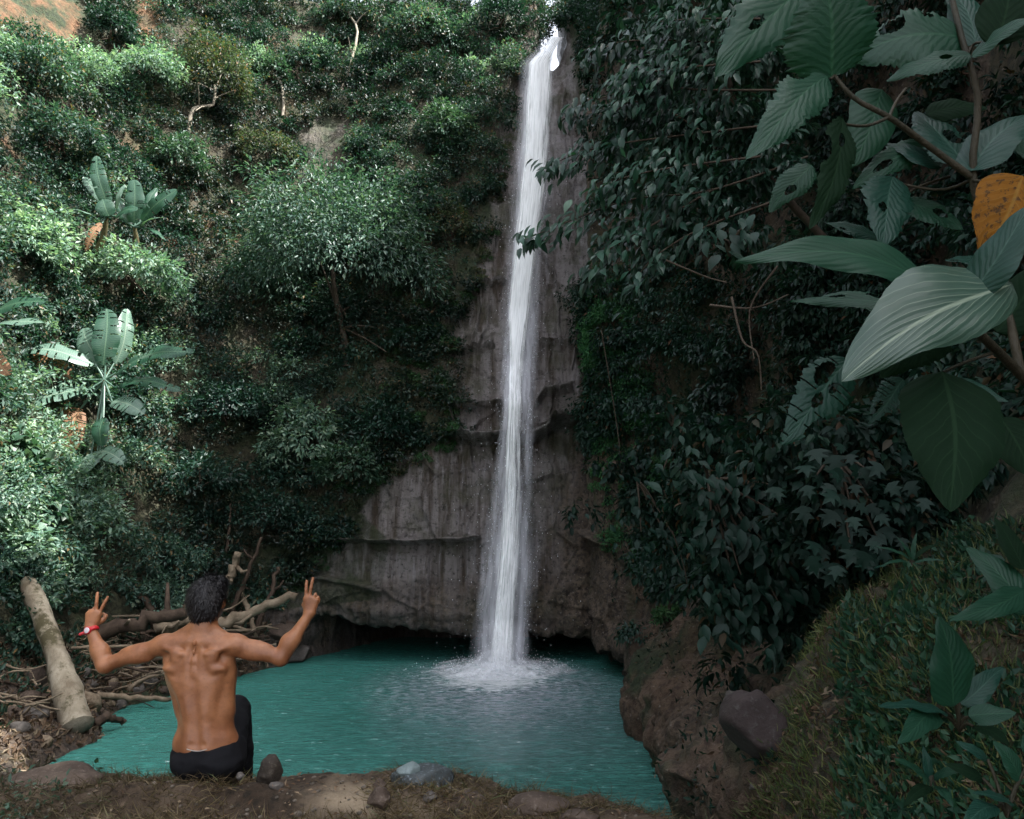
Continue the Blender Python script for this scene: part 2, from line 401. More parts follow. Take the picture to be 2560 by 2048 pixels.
def blocks(x, z, sx, sz, seed):
    a = x / sx; b = z / sz; ia = np.floor(a); ib = np.floor(b); best = np.full(x.shape, 1e9); val = np.zeros(x.shape); sec = np.full(x.shape, 1e9)
    for i in (-1, 0, 1):
        for j in (-1, 0, 1):
            ca = ia + i; cb = ib + j; h1 = _hash(ca, cb, ca * 0, seed); h2 = _hash(ca, cb, ca * 0 + 1, seed); h3 = _hash(ca, cb, ca * 0 + 2, seed)
            d = np.hypot(a - ca - .15 - .7 * h1, (b - cb - .15 - .7 * h2) * 1.25); c = d < best
            sec = np.where(c, best, np.minimum(sec, d)); best = np.where(c, d, best); val = np.where(c, h3, val)
    return val, sec - best
wx_ = TV[..., 0] + .12 * fbm(TV * 2.2, 3, 201); wz_ = TV[..., 2] + .12 * fbm(TV * 2.2, 3, 202)
bv, be = blocks(wx_, wz_, 1.15, 1.5, 5); bv2, be2 = blocks(wx_, wz_, .42, .55, 9)
rough_d += wr * (.20 * (bv - .5) - .05 * np.exp(-(be / .035) ** 2) + .06 * (bv2 - .5) * (fbm(TV * .6, 3, 203) > -.1) - .02 * np.exp(-(be2 / .05) ** 2))
# horizontal strata and cracks of the waterfall face
strat = fbm(np.stack([TV[..., 0] * .25, TV[..., 1] * 0, TV[..., 2] * 1.5], -1), 4, 31)
rough_d += wr * .09 * strat
def crack(poly, w, depth, px=px, py=py):
    best = np.full(px.shape, 1e9)
    for (x0, y0), (x1, y1) in zip(poly[:-1], poly[1:]):
        L2 = (x1 - x0) ** 2 + (y1 - y0) ** 2
        t = np.clip(((px - x0) * (x1 - x0) + (py - y0) * (y1 - y0)) / L2, 0, 1)
        best = np.minimum(best, np.hypot(px - x0 - t * (x1 - x0), py - y0 - t * (y1 - y0)))
    return depth * np.exp(-(best / w) ** 4)
wob = 4 * fbm(np.stack([px * .03, py * .03, px * 0], -1), 3, 40)
cr_d = 0
for poly, w, dp in [
    ([(945, 910), (965, 924), (1000, 928), (1050, 922), (1120, 926), (1150, 915), (1160, 905), (1200, 896), (1240, 884)], 4.6, .9),
    ([(1140, 905), (1190, 893), (1238, 872)], 4.0, .7),
    ([(937, 735), (990, 732), (1040, 725)], 2.4, .35), ([(955, 856), (1000, 855), (1055, 848)], 2.4, .4),
    ([(1128, 850), (1150, 826), (1205, 812)], 3, .5), ([(1140, 718), (1200, 714)], 2.4, .35),
    ([(550, 1140), (650, 1143), (750, 1138), (860, 1141), (1010, 1134)], 2.8, .5),
    ([(1000, 600), (1035, 592), (1062, 588)], 2.6, .4), ([(975, 612), (1000, 600), (1010, 640), (1000, 700)], 2.2, .14),
    ([(1030, 640), (1025, 680), (1008, 720)], 1.8, .12), ([(1040, 520), (1045, 470)], 2.5, .16), ([(1045, 350), (1056, 340)], 3, .2),
    ([(930, 800), (945, 850), (960, 905), (975, 925)], 3, .25), ([(1165, 560), (1175, 640), (1180, 700)], 1.8, .1),
    ([(1200, 640), (1215, 700), (1205, 770)], 2, .12), ([(600, 1232), (680, 1218), (740, 1228), (800, 1245)], 5, .18), ([(1240, 1115), (1270, 1140), (1290, 1150)], 4, .3)]:
    cr_d = cr_d + crack(poly, w, dp, px + wob, py + wob)
rough_d -= cr_d * (TV[..., 1] > 16)
# the overhanging slab above the main ledge, and eroded conglomerate under the streaked wall
rough_d += wr * .18 * sstep(965, 925, py) * (TV[..., 1] > 16)
cong = sstep(1205, 1240, py) * wr * (px > 550)
rough_d += cong * (.14 * fbm(TV * 3.2, 4, 51) - .05)
# pitted earth on the right bank
RB = [(1330, 1190), (1500, 1320), (1640, 1340), (1720, 1440), (1660, 1600), (1560, 1740), (1360, 1740), (1330, 1550), (1340, 1400)]
rb = inpoly(px, py, RB)
ZRB = rb.astype(float)
rough_d += rb * (.15 * fbm(TV * 2.6, 4, 61) + .07 * fbm(TV * 9, 3, 62))
TV = TV + GN * rough_d[..., None] * (TV[..., 2:3] > -.6)
GN = grid_norm(TV)
nu, nr = TV.shape[:2]
idx = np.arange(nu * nr).reshape(nu, nr)
TF = np.stack([idx[:-1, :-1], idx[:-1, 1:], idx[1:, 1:], idx[1:, :-1]], -1).reshape(-1, 4)
ORANGE = [(-60, -80), (150, -80), (175, 40), (150, 110), (60, 95), (-60, 40)]
zone = np.zeros((nu, nr, 4)); zone[..., 3] = 1
zone[..., 0] = np.clip(wr - cong * .55, 0, 1) * (1 - .8 * sstep(1195, 1225, px) * sstep(820, 900, py)) * (1 - .7 * sstep(1130, 1190, px) * sstep(940, 1060, py))
purple = inpoly(px, py, [(630, 250), (745, 240), (755, 385), (640, 390)]) & (TV[..., 1] > 16); zone[..., 0] = np.maximum(zone[..., 0], purple * .25)  # little grey mixed in, so the patch's shade sits in its colour
n_or = fbm(TV * .8, 4, 71)
zone[..., 1] = np.clip(inpoly(px, py, ORANGE) * 1.0 + (n_or > .30) * (px < 620) * (py < 560) * .6 + inpoly(px, py, [(280, -60), (330, -60), (345, 110), (290, 120)]) * 1.2, 0, 1)
zone[..., 1] = np.clip(zone[..., 1] + ZRB * (.10 + .2 * fbm(TV * .9, 3, 73)), 0, 1)  # lightens the right bank's earth by colour to make up for dim light
zone[..., 2] = np.clip(sstep(.0, .3, fbm(TV * .9, 4, 77)) * (1 - wr * .75) + (1 - np.abs(wr * 2 - 1)) * .9 + .7 * inpoly(px, py, [(540, 1160), (760, 1080), (820, 1140), (800, 1260), (560, 1290)]) + .75 * ((px < 1100) & (wr < .1) & (TV[..., 2] > 1.0)) + .6 * ((px > 1640) & (TV[..., 1] < 8)), 0, 1)
M_terr = terrain_mat()
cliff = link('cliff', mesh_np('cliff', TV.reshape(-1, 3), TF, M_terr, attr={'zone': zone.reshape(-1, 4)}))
tag(cliff, 'steep gorge walls of wet grey rock and brown earth around the pool', None, kind='structure')
st = 3
sub = TV[::st, ::st]; si = np.arange(sub.shape[0] * sub.shape[1]).reshape(sub.shape[:2])
BV = BVHTree.FromPolygons([tuple(v) for v in sub.reshape(-1, 3).tolist()], np.stack([si[:-1, :-1], si[:-1, 1:], si[1:, 1:], si[1:, :-1]], -1).reshape(-1, 4).tolist())
def hit(x, y, off=0.0):
    r = ray(x, y); r = r / np.linalg.norm(r)
    h = BV.ray_cast(Vector(CAM), Vector(r))
    if h[0] is None: return P(x, y, 22.0), np.array([0, -1, .3])
    p = np.array(h[0]); n = np.array(h[1])
    if np.dot(n, r) > 0: n = -n
    return p - r * off, n

# river bed under everything
link('ground', mesh_np('ground', [(-300, -300, -1.3), (300, -300, -1.3), (300, 300, -1.3), (-300, 300, -1.3)], [(0, 1, 2, 3)], stone_mat('river_bed', (.05, .04, .03), (.09, .08, .06))))['kind'] = 'structure'

# ------------------------------------------------------------------ near ledge
gx = np.concatenate([np.linspace(-9, -3.2, 24)[:-1], np.linspace(-3.2, 1.8, 300), np.linspace(1.85, 3, 14)])
gy = np.concatenate([np.linspace(-8, 2.6, 20)[:-1], np.linspace(2.6, 4.9, 170)])
GX, GY = np.meshgrid(gx, gy, indexing='ij')
q0 = np.stack([GX, GY, GX * 0], -1)
edge = 4.18 + .10 * fbm(q0 * 1.3, 3, 5) - .35 * sstep(-.3, 1.5, GX) + .10 * np.exp(-((GX + .95) / .12) ** 2)
edge = np.where(GX > -.2, edge - .10 * (GX + .2), edge)
top = 1.86 - .05 * sstep(3.6, 3.0, GY) + .05 * fbm(q0 * 2.2, 4, 9) + .025 * fbm(q0 * 8, 4, 10) + .012 * fbm(q0 * 25, 3, 14)
top += .05 * np.exp(-((GY - 3.72) / .10) ** 2) + .045 * np.exp(-((GY - 3.74) / .07) ** 2) * np.exp(-((GX + 1.4) / .5) ** 4)
top -= .10 * sstep(-.4, .9, GX) + .10 * sstep(.4, 1.4, GX)
zl = -1.25 + (top + 1.25) * sstep(0.34, 0.0, GY - edge + .04 * fbm(q0 * 6, 3, 15))
LV = np.stack([GX, GY + .0 * GX, zl], -1)
li = np.arange(LV.shape[0] * LV.shape[1]).reshape(LV.shape[:2])
m, nt, out = nodes('ledge_soil')
n1 = noise_tex(nt, 2.2, 7, .65); n2 = noise_tex(nt, 22, 6, .7); n3 = noise_tex(nt, 90, 4, .7)
col = mix(nt, ramp(nt, n1, [(.38, 0.0), (.62, 1.0)]), (.026, .016, .009), (.085, .060, .040))
col = mix(nt, ramp(nt, n2, [(.38, 1.0), (.5, 0.0)]), col, (.014, .010, .006))
col = mix(nt, ramp(nt, n2, [(.6, 0.0), (.7, .6)]), col, (.17, .13, .09))
sa = N(nt, 'ShaderNodeAttribute', attribute_name='sand'); col = mix(nt, sa.outputs['Fac'], col, mix(nt, n3, (.14, .10, .06), (.34, .27, .19)))
principled(nt, out, col, .88, bump(nt, math_n(nt, 'ADD', n2, math_n(nt, 'MULTIPLY', n3, .5)), .9, .02), .25)
lpx, lpy, _ = proj(LV)
sand = np.exp(-(((lpx - 760) / 85) ** 2 + ((lpy - 1690) / 40) ** 2)) + .6 * np.exp(-(((lpx - 905) / 40) ** 2 + ((lpy - 1700) / 18) ** 2))
sand = np.clip(sand * 1.3 + .6 * fbm(LV * 6, 3, 16) - .15, 0, 1); sa4 = np.repeat(sand[..., None], 4, -1)
ledge = link('ledge', mesh_np('ledge', LV.reshape(-1, 3), np.stack([li[:-1, :-1], li[1:, :-1], li[1:, 1:], li[:-1, 1:]], -1).reshape(-1, 4), m, attr={'sand': sa4.reshape(-1, 4)}))
tag(ledge, 'brown earth ledge under the seated man above the pool', None, kind='structure')
def ledge_z(x, y):
    i = np.clip(np.searchsorted(gx, x), 0, len(gx) - 1); j = np.clip(np.searchsorted(gy, y), 0, len(gy) - 1); return zl[i, j]

# ------------------------------------------------------------------ pool water
FALL = PZ(1053, 1408, 0.0)           # where the water lands
wx = np.linspace(-11, 5.5, 330); wy = np.linspace(3.6, 27, 400)
WX, WY = np.meshgrid(wx, wy, indexing='ij')
rr = np.hypot((WX - FALL[0]), (WY - FALL[1]))
q = np.stack([WX, WY, WX * 0], -1)
WZ = .018 * fbm(q * np.array([1.6, 2.6, 1]), 3, 80) + .012 * fbm(q * np.array([4, 7, 1]), 3, 81)
WZ += .035 * np.cos(rr * 7 + 1.5 * fbm(q * 1.2, 2, 82)) * np.exp(-rr / 1.8)
WZ += np.exp(-(rr / .75) ** 2) * (.10 + .16 * fbm(q * 5, 3, 83)) + np.exp(-(rr / 1.5) ** 2) * .07 * fbm(q * 7, 3, 84)
wi = np.arange(WX.size).reshape(WX.shape)
m, nt, out = nodes('pool_water')
pos = N(nt, 'ShaderNodeNewGeometry').outputs['Position']
def vmap(loc, sc):
    mp = N(nt, 'ShaderNodeMapping'); mp.vector_type = 'POINT'; mp.inputs['Location'].default_value = loc; mp.inputs['Scale'].default_value = sc
    nt.links.new(pos, mp.inputs[0]); return mp.outputs[0]
def radial(cx, cy, sx, sy):
    ln = N(nt, 'ShaderNodeVectorMath', operation='LENGTH'); nt.links.new(vmap((-cx / sx, -cy / sy, 0), (1 / sx, 1 / sy, 0)), ln.inputs[0]); return ln.outputs['Value']
n1 = noise_tex(nt, .5, 4, .6, vec=pos); n2 = noise_tex(nt, 3.0, 5, .65, vec=pos, stretch=(.8, 1.6, 1)); n3 = noise_tex(nt, 9, 5, .7, vec=pos, stretch=(.6, 1.7, 1), dist=.6)
base = mix(nt, ramp(nt, n1, [(.35, 0.0), (.65, 1.0)]), (.034, .135, .113), (.054, .195, .168))
base = mix(nt, ramp(nt, n2, [(.46, 0.0), (.60, .7)]), base, (.06, .25, .21))
base = mix(nt, ramp(nt, n3, [(.38, .55), (.50, 0.0)]), base, (.006, .085, .07))
base = mix(nt, ramp(nt, n3, [(.57, 0.0), (.68, .55)]), base, (.14, .36, .32))
sepx = N(nt, 'ShaderNodeSeparateXYZ'); nt.links.new(pos, sepx.inputs[0])
mr = N(nt, 'ShaderNodeMapRange'); nt.links.new(sepx.outputs[0], mr.inputs[0]); mr.inputs[1].default_value = -.5; mr.inputs[2].default_value = -6.0
base = mix(nt, math_n(nt, 'MULTIPLY', mr.outputs[0], .55), base, (.05, .27, .22))
cx, cy = FALL[0], FALL[1]
r1 = radial(cx - .1, cy - .9, 1.9, 2.8); r2 = radial(cx + .3, cy - 3.6, 2.9, 5.6); r3 = radial(cx - .2, cy - 1.9, 3.0, 4.4)
f1 = ramp(nt, r1, [(0.0, 1.0), (.45, .78), (1.0, 0.0)])
nA = noise_tex(nt, 3.2, 6, .75, vec=pos, stretch=(.7, 1.3, 1), dist=.8)
f1 = ramp(nt, math_n(nt, 'ADD', math_n(nt, 'ADD', f1, math_n(nt, 'MULTIPLY', math_n(nt, 'SUBTRACT', n3, .5), 2.2)), math_n(nt, 'MULTIPLY', math_n(nt, 'SUBTRACT', nA, .5), 1.6)), [(.38, 0.0), (.9, 1.0)])
f3 = ramp(nt, r3, [(.35, 1.0), (1.0, 0.0)]); f3 = math_n(nt, 'MULTIPLY', f3, ramp(nt, n3, [(.47, 0.0), (.6, .85)]))
f2 = ramp(nt, r2, [(.2, 1.0), (1.0, 0.0)]); f2 = math_n(nt, 'MULTIPLY', f2, ramp(nt, n3, [(.44, 0.0), (.62, .55)]))
haze = math_n(nt, 'MULTIPLY', ramp(nt, r2, [(.1, 1.0), (1.0, 0.0)]), .38)
colw = mix(nt, haze, base, (.20, .25, .29))
colw = mix(nt, f2, colw, (.42, .40, .48)); colw = mix(nt, f3, colw, (.60, .58, .66)); colw = mix(nt, f1, colw, (.90, .92, .94))
fl = N(nt, 'ShaderNodeTexVoronoi'); fl.inputs['Scale'].default_value = 3.2; nt.links.new(pos, fl.inputs['Vector'])
flk = math_n(nt, 'MULTIPLY', ramp(nt, fl.outputs['Distance'], [(.05, 1.0), (.12, 0.0)]), ramp(nt, radial(1.0, 8.6, 1.7, 2.6), [(.3, .8), (1.0, 0.0)]))
colw = mix(nt, flk, colw, (.5, .53, .6))
h = math_n(nt, 'ADD', math_n(nt, 'MULTIPLY', n2, 1.0), math_n(nt, 'MULTIPLY', n3, .5))
h = math_n(nt, 'ADD', h, math_n(nt, 'MULTIPLY', noise_tex(nt, 26, 3, .6, vec=pos, stretch=(.6, 1.4, 1)), .12))
rgh = ramp(nt, f1, [(0.0, .16), (1.0, .7)])
pw = principled(nt, out, colw, rgh, bump(nt, h, .8, .22), .5)
pw.inputs['IOR'].default_value = 1.33
pool = link('pool_water', mesh_np('pool_water', np.stack([WX, WY, WZ], -1).reshape(-1, 3), np.stack([wi[:-1, :-1], wi[1:, :-1], wi[1:, 1:], wi[:-1, 1:]], -1).reshape(-1, 4), m))
tag(pool, 'turquoise plunge pool with rippled surface below the falls', None, kind='structure')

# ------------------------------------------------------------------ waterfall
def fall_mat(name, col, lo, hi, sx, sy, seed, dens):
    m, nt, out = nodes(name)
    uv = N(nt, 'ShaderNodeTexCoord').outputs['UV']
    sx_ = N(nt, 'ShaderNodeSeparateXYZ'); nt.links.new(uv, sx_.inputs[0])
    mp = N(nt, 'ShaderNodeMapping'); mp.inputs['Scale'].default_value = (sx, sy, 1); mp.inputs['Location'].default_value = (seed, seed * .7, seed); nt.links.new(uv, mp.inputs[0])
    a = noise_tex(nt, 1, 5, .62, vec=mp.outputs[0], dist=.25)
    mp2 = N(nt, 'ShaderNodeMapping'); mp2.inputs['Scale'].default_value = (sx * 3.5, sy * 3.2, 1); nt.links.new(uv, mp2.inputs[0])
    b = noise_tex(nt, 1, 4, .65, vec=mp2.outputs[0])
    s = math_n(nt, 'ABSOLUTE', math_n(nt, 'MULTIPLY', math_n(nt, 'SUBTRACT', sx_.outputs[0], .5), 2))
    e = ramp(nt, s, [(0.0, 1.0), (.45, .82), (1.0, 0.0)])
    at = N(nt, 'ShaderNodeAttribute', attribute_name='dens')
    v = math_n(nt, 'ADD', math_n(nt, 'MULTIPLY', a, .65), math_n(nt, 'MULTIPLY', b, .35))
    v = math_n(nt, 'ADD', v, math_n(nt, 'MULTIPLY', math_n(nt, 'SUBTRACT', e, 1.0), .34 if name == 'veil_water' else .42))
    v = math_n(nt, 'ADD', v, math_n(nt, 'MULTIPLY', math_n(nt, 'SUBTRACT', at.outputs['Fac'], .5), .5))
    al = ramp(nt, v, [(lo, 0.0), (hi, dens)])
    al = math_n(nt, 'MULTIPLY', al, ramp(nt, s, [(.3 if name == 'veil_water' else .72, 1.0), (1.0, 0.0)]))
    tr = N(nt, 'ShaderNodeBsdfTransparent')
    df = N(nt, 'ShaderNodeBsdfPrincipled'); df.inputs['Roughness'].default_value = .4
    nt.links.new(mix(nt, ramp(nt, b, [(.36, 0.0), (.56, 1.0)]), tuple(c * .72 for c in col), col), df.inputs['Base Color']); nt.links.new(bump(nt, math_n(nt, 'ADD', a, math_n(nt, 'MULTIPLY', b, .6)), .45, .15), df.inputs['Normal'])
    tl = N(nt, 'ShaderNodeBsdfTranslucent'); tl.inputs['Color'].default_value = col + (1,)
    m2 = N(nt, 'ShaderNodeMixShader'); m2.inputs[0].default_value = .10; nt.links.new(df.outputs[0], m2.inputs[1]); nt.links.new(tl.outputs[0], m2.inputs[2])
    ms = N(nt, 'ShaderNodeMixShader'); nt.links.new(al, ms.inputs[0]); nt.links.new(tr.outputs[0], ms.inputs[1]); nt.links.new(m2.outputs[0], ms.inputs[2])
    nt.links.new(ms.outputs[0], out.inputs['Surface'])
    return m
#            y     core l  core r  veil l  veil r  density
FC = [(78, 1152, 1192, 1146, 1196, .58), (105, 1128, 1180, 1120, 1184, .42), (132, 1106, 1166, 1092, 1176, .80), (200, 1104, 1163, 1090, 1172, .95), (300, 1102, 1158, 1080, 1170, .92), (400, 1092, 1150, 1072, 1168, .95), (500, 1082, 1136, 1066, 1150, .95), (600, 1072, 1122, 1058, 1142, .98), (650, 1067, 1119, 1052, 1140, .98), (700, 1066, 1115, 1048, 1140, .85), (760, 1066, 1108, 1040, 1140, .66), (850, 1060, 1110, 1030, 1144, .46), (930, 1052, 1112, 1020, 1144, .38),
      (1030, 1046, 1112, 1000, 1150, .42), (1130, 1042, 1108, 992, 1148, .55), (1230, 1034, 1102, 982, 1144, .64), (1310, 1026, 1100, 972, 1140, .58), (1380, 1016, 1098, 966, 1136, .5), (1412, 1008, 1100, 962, 1136, .66)]
FC = np.array(FC, float)
def fall_depth():
    Y = []
    for r in FC:
        if r[0] < 1340:
            p = min(hit(x, max(yy, 120))[0][1] for x in (r[3], r[1], (r[1] + r[2]) / 2, r[2], r[4]) for yy in (r[0] - 45, r[0] - 30, r[0] - 15, r[0], r[0] + 15, r[0] + 30, r[0] + 45)); Y.append(p - .14)
        else: Y.append(FALL[1])
    for i in range(1, len(Y)): Y[i] = min(Y[i], Y[i - 1])
    print('fall depth', [round(v, 2) for v in Y], 'landing', FALL)
    return np.array(Y)
FY = fall_depth()
fall = thing('waterfall', 'tall narrow white waterfall dropping down the grey rock into the pool', 'waterfall', FALL)
def sheet(name, cl, crr, mat, off, bow, dsc, dmul=1, ns=18, nt_=170, seed=0):
    ys = np.linspace(FC[0, 0], 1412, nt_); V = []; UV = []; D = []
    xl = np.interp(ys, FC[:, 0], FC[:, cl]); xr = np.interp(ys, FC[:, 0], FC[:, crr]); Yd = np.interp(ys, FC[:, 0], FY); dn = np.interp(ys, FC[:, 0], FC[:, 5])
    cum = 0
    for k, y in enumerate(ys):
        for j in range(ns + 1):
            s = j / ns
            x = xl[k] + (xr[k] - xl[k]) * s
            yy = Yd[k] - off - bow * math.sin(math.pi * s) - .0
            V.append(P(x, y, yy)); UV.append((s, V[-1][2] / 20)); D.append(dn[k] * dmul + dsc)
    V = np.array(V); V += .05 * fbm(V * np.array([5, 5, .6]), 3, seed)[:, None] * np.array([.5, 1, 0])
    ii = np.arange(len(V)).reshape(nt_, ns + 1); F = np.stack([ii[:-1, :-1], ii[1:, :-1], ii[1:, 1:], ii[:-1, 1:]], -1).reshape(-1, 4)
    return child(name, V, F, mat, fall, uv=UV, attr={'dens': np.repeat(np.array(D)[:, None], 4, 1)})
sheet('veil', 3, 4, fall_mat('veil_water', (.80, .80, .86), .26, .66, 3.2, 4, 1, .82), .03, .05, .16, .7, seed=1)
sheet('stream', 1, 2, fall_mat('stream_water', (.97, .98, .99), .30, .50, 3.4, 4, 5, 1.0), .16, .12, 0, seed=2)
sheet('stream', 1, 2, fall_mat('stream_water', (.98, .98, .99), .38, .56, 6, 7, 9, 1.0), .30, .10, -.02, seed=3)
# loose strands and spray of drops beside and below the stream
rs = np.random.RandomState(5); mb = MB()
def drops(n, px_f, mb, sz=(.012, .035)):
    T = np.array([[1, 0, 0], [-.5, .87, 0], [-.5, -.87, 0], [0, 0, 2.6], [0, 0, -1.2]]); Fq = np.array([[0, 1, 3], [1, 2, 3], [2, 0, 3], [1, 0, 4], [2, 1, 4], [0, 2, 4]])
    for _ in range(n):
        p = px_f(); s = rs.uniform(*sz); mb.add(p + T * s, Fq)
def side():
    y = rs.uniform(300, 1400); k = lambda c: np.interp(y, FC[:, 0], FC[:, c]); mid = (k(3) + k(4)) / 2; w = (k(4) - k(3)) / 2
    return P(mid + w * rs.normal() * .62, y, np.interp(y, FC[:, 0], FY) - rs.uniform(.05, .5))
def splash():
    a = rs.uniform(0, 6.28); r = abs(rs.normal()) * .75; return FALL + np.array([math.cos(a) * r * 1.15, math.sin(a) * r, abs(rs.normal()) * .24 * math.exp(-r * .8) + .02])
drops(1500, side, mb, (.003, .010)); drops(1500, splash, mb, (.003, .010))
V, F = mb.get(); m_drop, nt, out = nodes('white_drops'); principled(nt, out, (.9, .92, .95), .35)
o = child('spray', V, tri_fix(F), m_drop, fall, smooth=False); o['kind'] = 'stuff'
# misty skirt where it lands
for k, (r0, r1, h) in enumerate([(.30, 1.0, .60), (.2, .75, .95), (.45, 1.5, .34), (.6, 1.9, .22)]):
    nn = 40; V = []; UV = []; D = []
    for i in range(9):
        t = i / 8
        for j in range(nn + 1):
            a = j / nn * 2 * math.pi; r = r0 + (r1 - r0) * (1 - t) ** 1.6
            V.append(FALL + np.array([math.cos(a) * r, math.sin(a) * r, t * h])); UV.append((j / nn * 3, t)); D.append(0)
    V = np.array(V); V += .09 * fbm(V * 3, 3, 90 + k)[:, None]
    ii = np.arange(len(V)).reshape(9, nn + 1); F = np.stack([ii[:-1, :-1], ii[:-1, 1:], ii[1:, 1:], ii[1:, :-1]], -1).reshape(-1, 4)
    m, nt, out = nodes('landing_mist'); uv = N(nt, 'ShaderNodeTexCoord').outputs['UV']; sx_ = N(nt, 'ShaderNodeSeparateXYZ'); nt.links.new(uv, sx_.inputs[0])
    a = noise_tex(nt, 5.5, 5, .62, vec=uv, stretch=(1.5, 1, 1))
    fade = ramp(nt, sx_.outputs[1], [(0.0, .2), (.12, .75), (1.0, 0.0)])
    al = math_n(nt, 'MULTIPLY', fade, ramp(nt, a, [(.35, 0.0), (.7, .7)]))
    tr = N(nt, 'ShaderNodeBsdfTransparent'); df = N(nt, 'ShaderNodeBsdfDiffuse'); df.inputs[0].default_value = (.9, .9, .94, 1)
    ms = N(nt, 'ShaderNodeMixShader'); nt.links.new(al, ms.inputs[0]); nt.links.new(tr.outputs[0], ms.inputs[1]); nt.links.new(df.outputs[0], ms.inputs[2]); nt.links.new(ms.outputs[0], out.inputs['Surface'])
    child('mist', V, F, m, fall, uv=UV)
# ------------------------------------------------------------------ foliage tools
rng = np.random.RandomState(11)
T_SIMPLE = (np.array([[0, 0, 0], [.42, .5, .10], [1, 0, -.06], [.42, -.5, .10]]), np.array([[0, 3, 2], [0, 2, 1]]))
T_OVAL = (np.array([[0, 0, 0], [.25, .42, .10], [.62, .42, .07], [1, 0, -.14], [.62, -.42, .07], [.25, -.42, .10], [.3, 0, 0], [.65, 0, -.02]]),
          np.array([[0, 6, 1], [1, 6, 2], [6, 7, 2], [7, 3, 2], [0, 5, 6], [5, 4, 6], [6, 4, 7], [7, 4, 3]]))
T_LOBE = (np.array([[0, 0, 0], [.12, .30, .05], [.30, .62, -.05], [.38, .22, .05], [.68, .50, -.06], [.66, .16, .03], [1, 0, -.16], [.66, -.16, .03], [.68, -.50, -.06], [.38, -.22, .05], [.30, -.62, -.05], [.12, -.30, .05], [.4, 0, 0]]),
          np.array([[0, 12, 1], [1, 12, 3], [1, 3, 2], [3, 12, 5], [3, 5, 4], [5, 12, 6], [12, 7, 6], [12, 9, 7], [9, 8, 7], [12, 11, 9], [11, 10, 9], [0, 11, 12]]))
T_BLADE = (np.array([[0, .5, 0], [0, -.5, 0], [.5, .38, .06], [.5, -.38, .06], [1, 0, -.12]]), np.array([[0, 1, 3], [0, 3, 2], [2, 3, 4]]))
def leaves(c, d, n, L, W, T=T_SIMPLE):
    """every leaf: base c, direction d, face normal n, length L, width W"""
    tv, tf = T; d = norm(d); b = norm(np.cross(n, d)); n = np.cross(d, b)
    V = c[:, None] + d[:, None] * (tv[None, :, :1] * L[:, None, None]) + b[:, None] * (tv[None, :, 1:2] * W[:, None, None]) + n[:, None] * (tv[None, :, 2:3] * L[:, None, None])
    F = tf[None] + (np.arange(len(c)) * len(tv))[:, None, None]
    return V.reshape(-1, 3), F.reshape(-1, 3)
class LB:
    def __init__(s): s.V = []; s.F = []; s.n = 0
    def add(s, V, F): s.V.append(V); s.F.append(F + s.n); s.n += len(V)
    def get(s): return np.concatenate(s.V), np.concatenate(s.F)
def crown(rs, n_cl, per, rad, L, asp=.45, droop=.25, spread=.11, T=T_SIMPLE, shell=(.62, 1.03), lump=.28, bottom=-.35):
    """leaf sprays spread through an uneven crown"""
    dr = norm(rs.normal(size=(n_cl * 2, 3))); dr = dr[dr[:, 2] > bottom][:n_cl]; n_cl = len(dr)
    off = rs.uniform(0, 50, 3)
    r = rs.uniform(shell[0], shell[1], n_cl) * (1 + lump * fbm(dr * 1.6 + off, 2, 3) * 2)
    keep = fbm(dr * 2.3 + off + 9, 2, 5) > -.42
    dr = dr[keep]; r = r[keep]; rad = np.array(rad, float)
    c = dr * r[:, None] * rad
    k = np.repeat(np.arange(len(c)), per); m = len(k)
    out = norm(dr[k] * rad)
    jit = norm(rs.normal(size=(m, 3)))
    base = c[k] + jit * (rs.uniform(0, 1, m) ** .5 * spread)[:, None] * rad.mean()
    d = out * .45 + jit * .75 + np.array([0, 0, -droop])
    nn = out * .45 + np.array([0, 0, .75]) + rs.normal(size=(m, 3)) * .38
    Ls = L * rs.uniform(.6, 1.25, m)
    return leaves(base, d, nn, Ls, Ls * asp, T)

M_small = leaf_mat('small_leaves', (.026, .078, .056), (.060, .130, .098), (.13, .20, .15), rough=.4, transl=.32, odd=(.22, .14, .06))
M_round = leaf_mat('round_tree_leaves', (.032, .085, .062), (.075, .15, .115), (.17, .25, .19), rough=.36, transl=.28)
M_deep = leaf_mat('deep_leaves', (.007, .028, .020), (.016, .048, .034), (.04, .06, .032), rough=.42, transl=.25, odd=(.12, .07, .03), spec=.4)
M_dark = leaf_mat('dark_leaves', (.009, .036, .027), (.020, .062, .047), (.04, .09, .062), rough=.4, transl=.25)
M_olive = leaf_mat('olive_leaves', (.045, .070, .038), (.08, .11, .06), (.13, .14, .08), rough=.45, transl=.35, odd=(.26, .13, .05))
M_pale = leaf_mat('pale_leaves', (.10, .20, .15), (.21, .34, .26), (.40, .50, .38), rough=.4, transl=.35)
M_broad = leaf_mat('broad_leaves', (.035, .09, .058), (.065, .135, .09), (.12, .18, .12), rough=.34, transl=.3)
M_shade = leaf_mat('shade_leaves', (.005, .024, .015), (.011, .042, .029), (.020, .058, .034), rough=.5, transl=.25, spec=.2, odd=(.10, .05, .025))  # leaf colour darkened to carry the shade of the right side
M_hang = leaf_mat('drooping_leaves', (.012, .050, .031), (.026, .082, .054), (.05, .12, .08), rough=.34, transl=.28, spec=.35)
M_moss = leaf_mat('moss_and_fern', (.035, .11, .045), (.06, .16, .065), (.10, .19, .07), rough=.6, transl=.35)
M_dry = leaf_mat('dry_grass', (.05, .032, .014), (.11, .075, .038), (.22, .17, .10), rough=.7, transl=.25, odd=(.08, .10, .04))
M_litter = leaf_mat('leaf_litter', (.06, .03, .015), (.13, .075, .042), (.26, .19, .13), rough=.7, transl=.1)
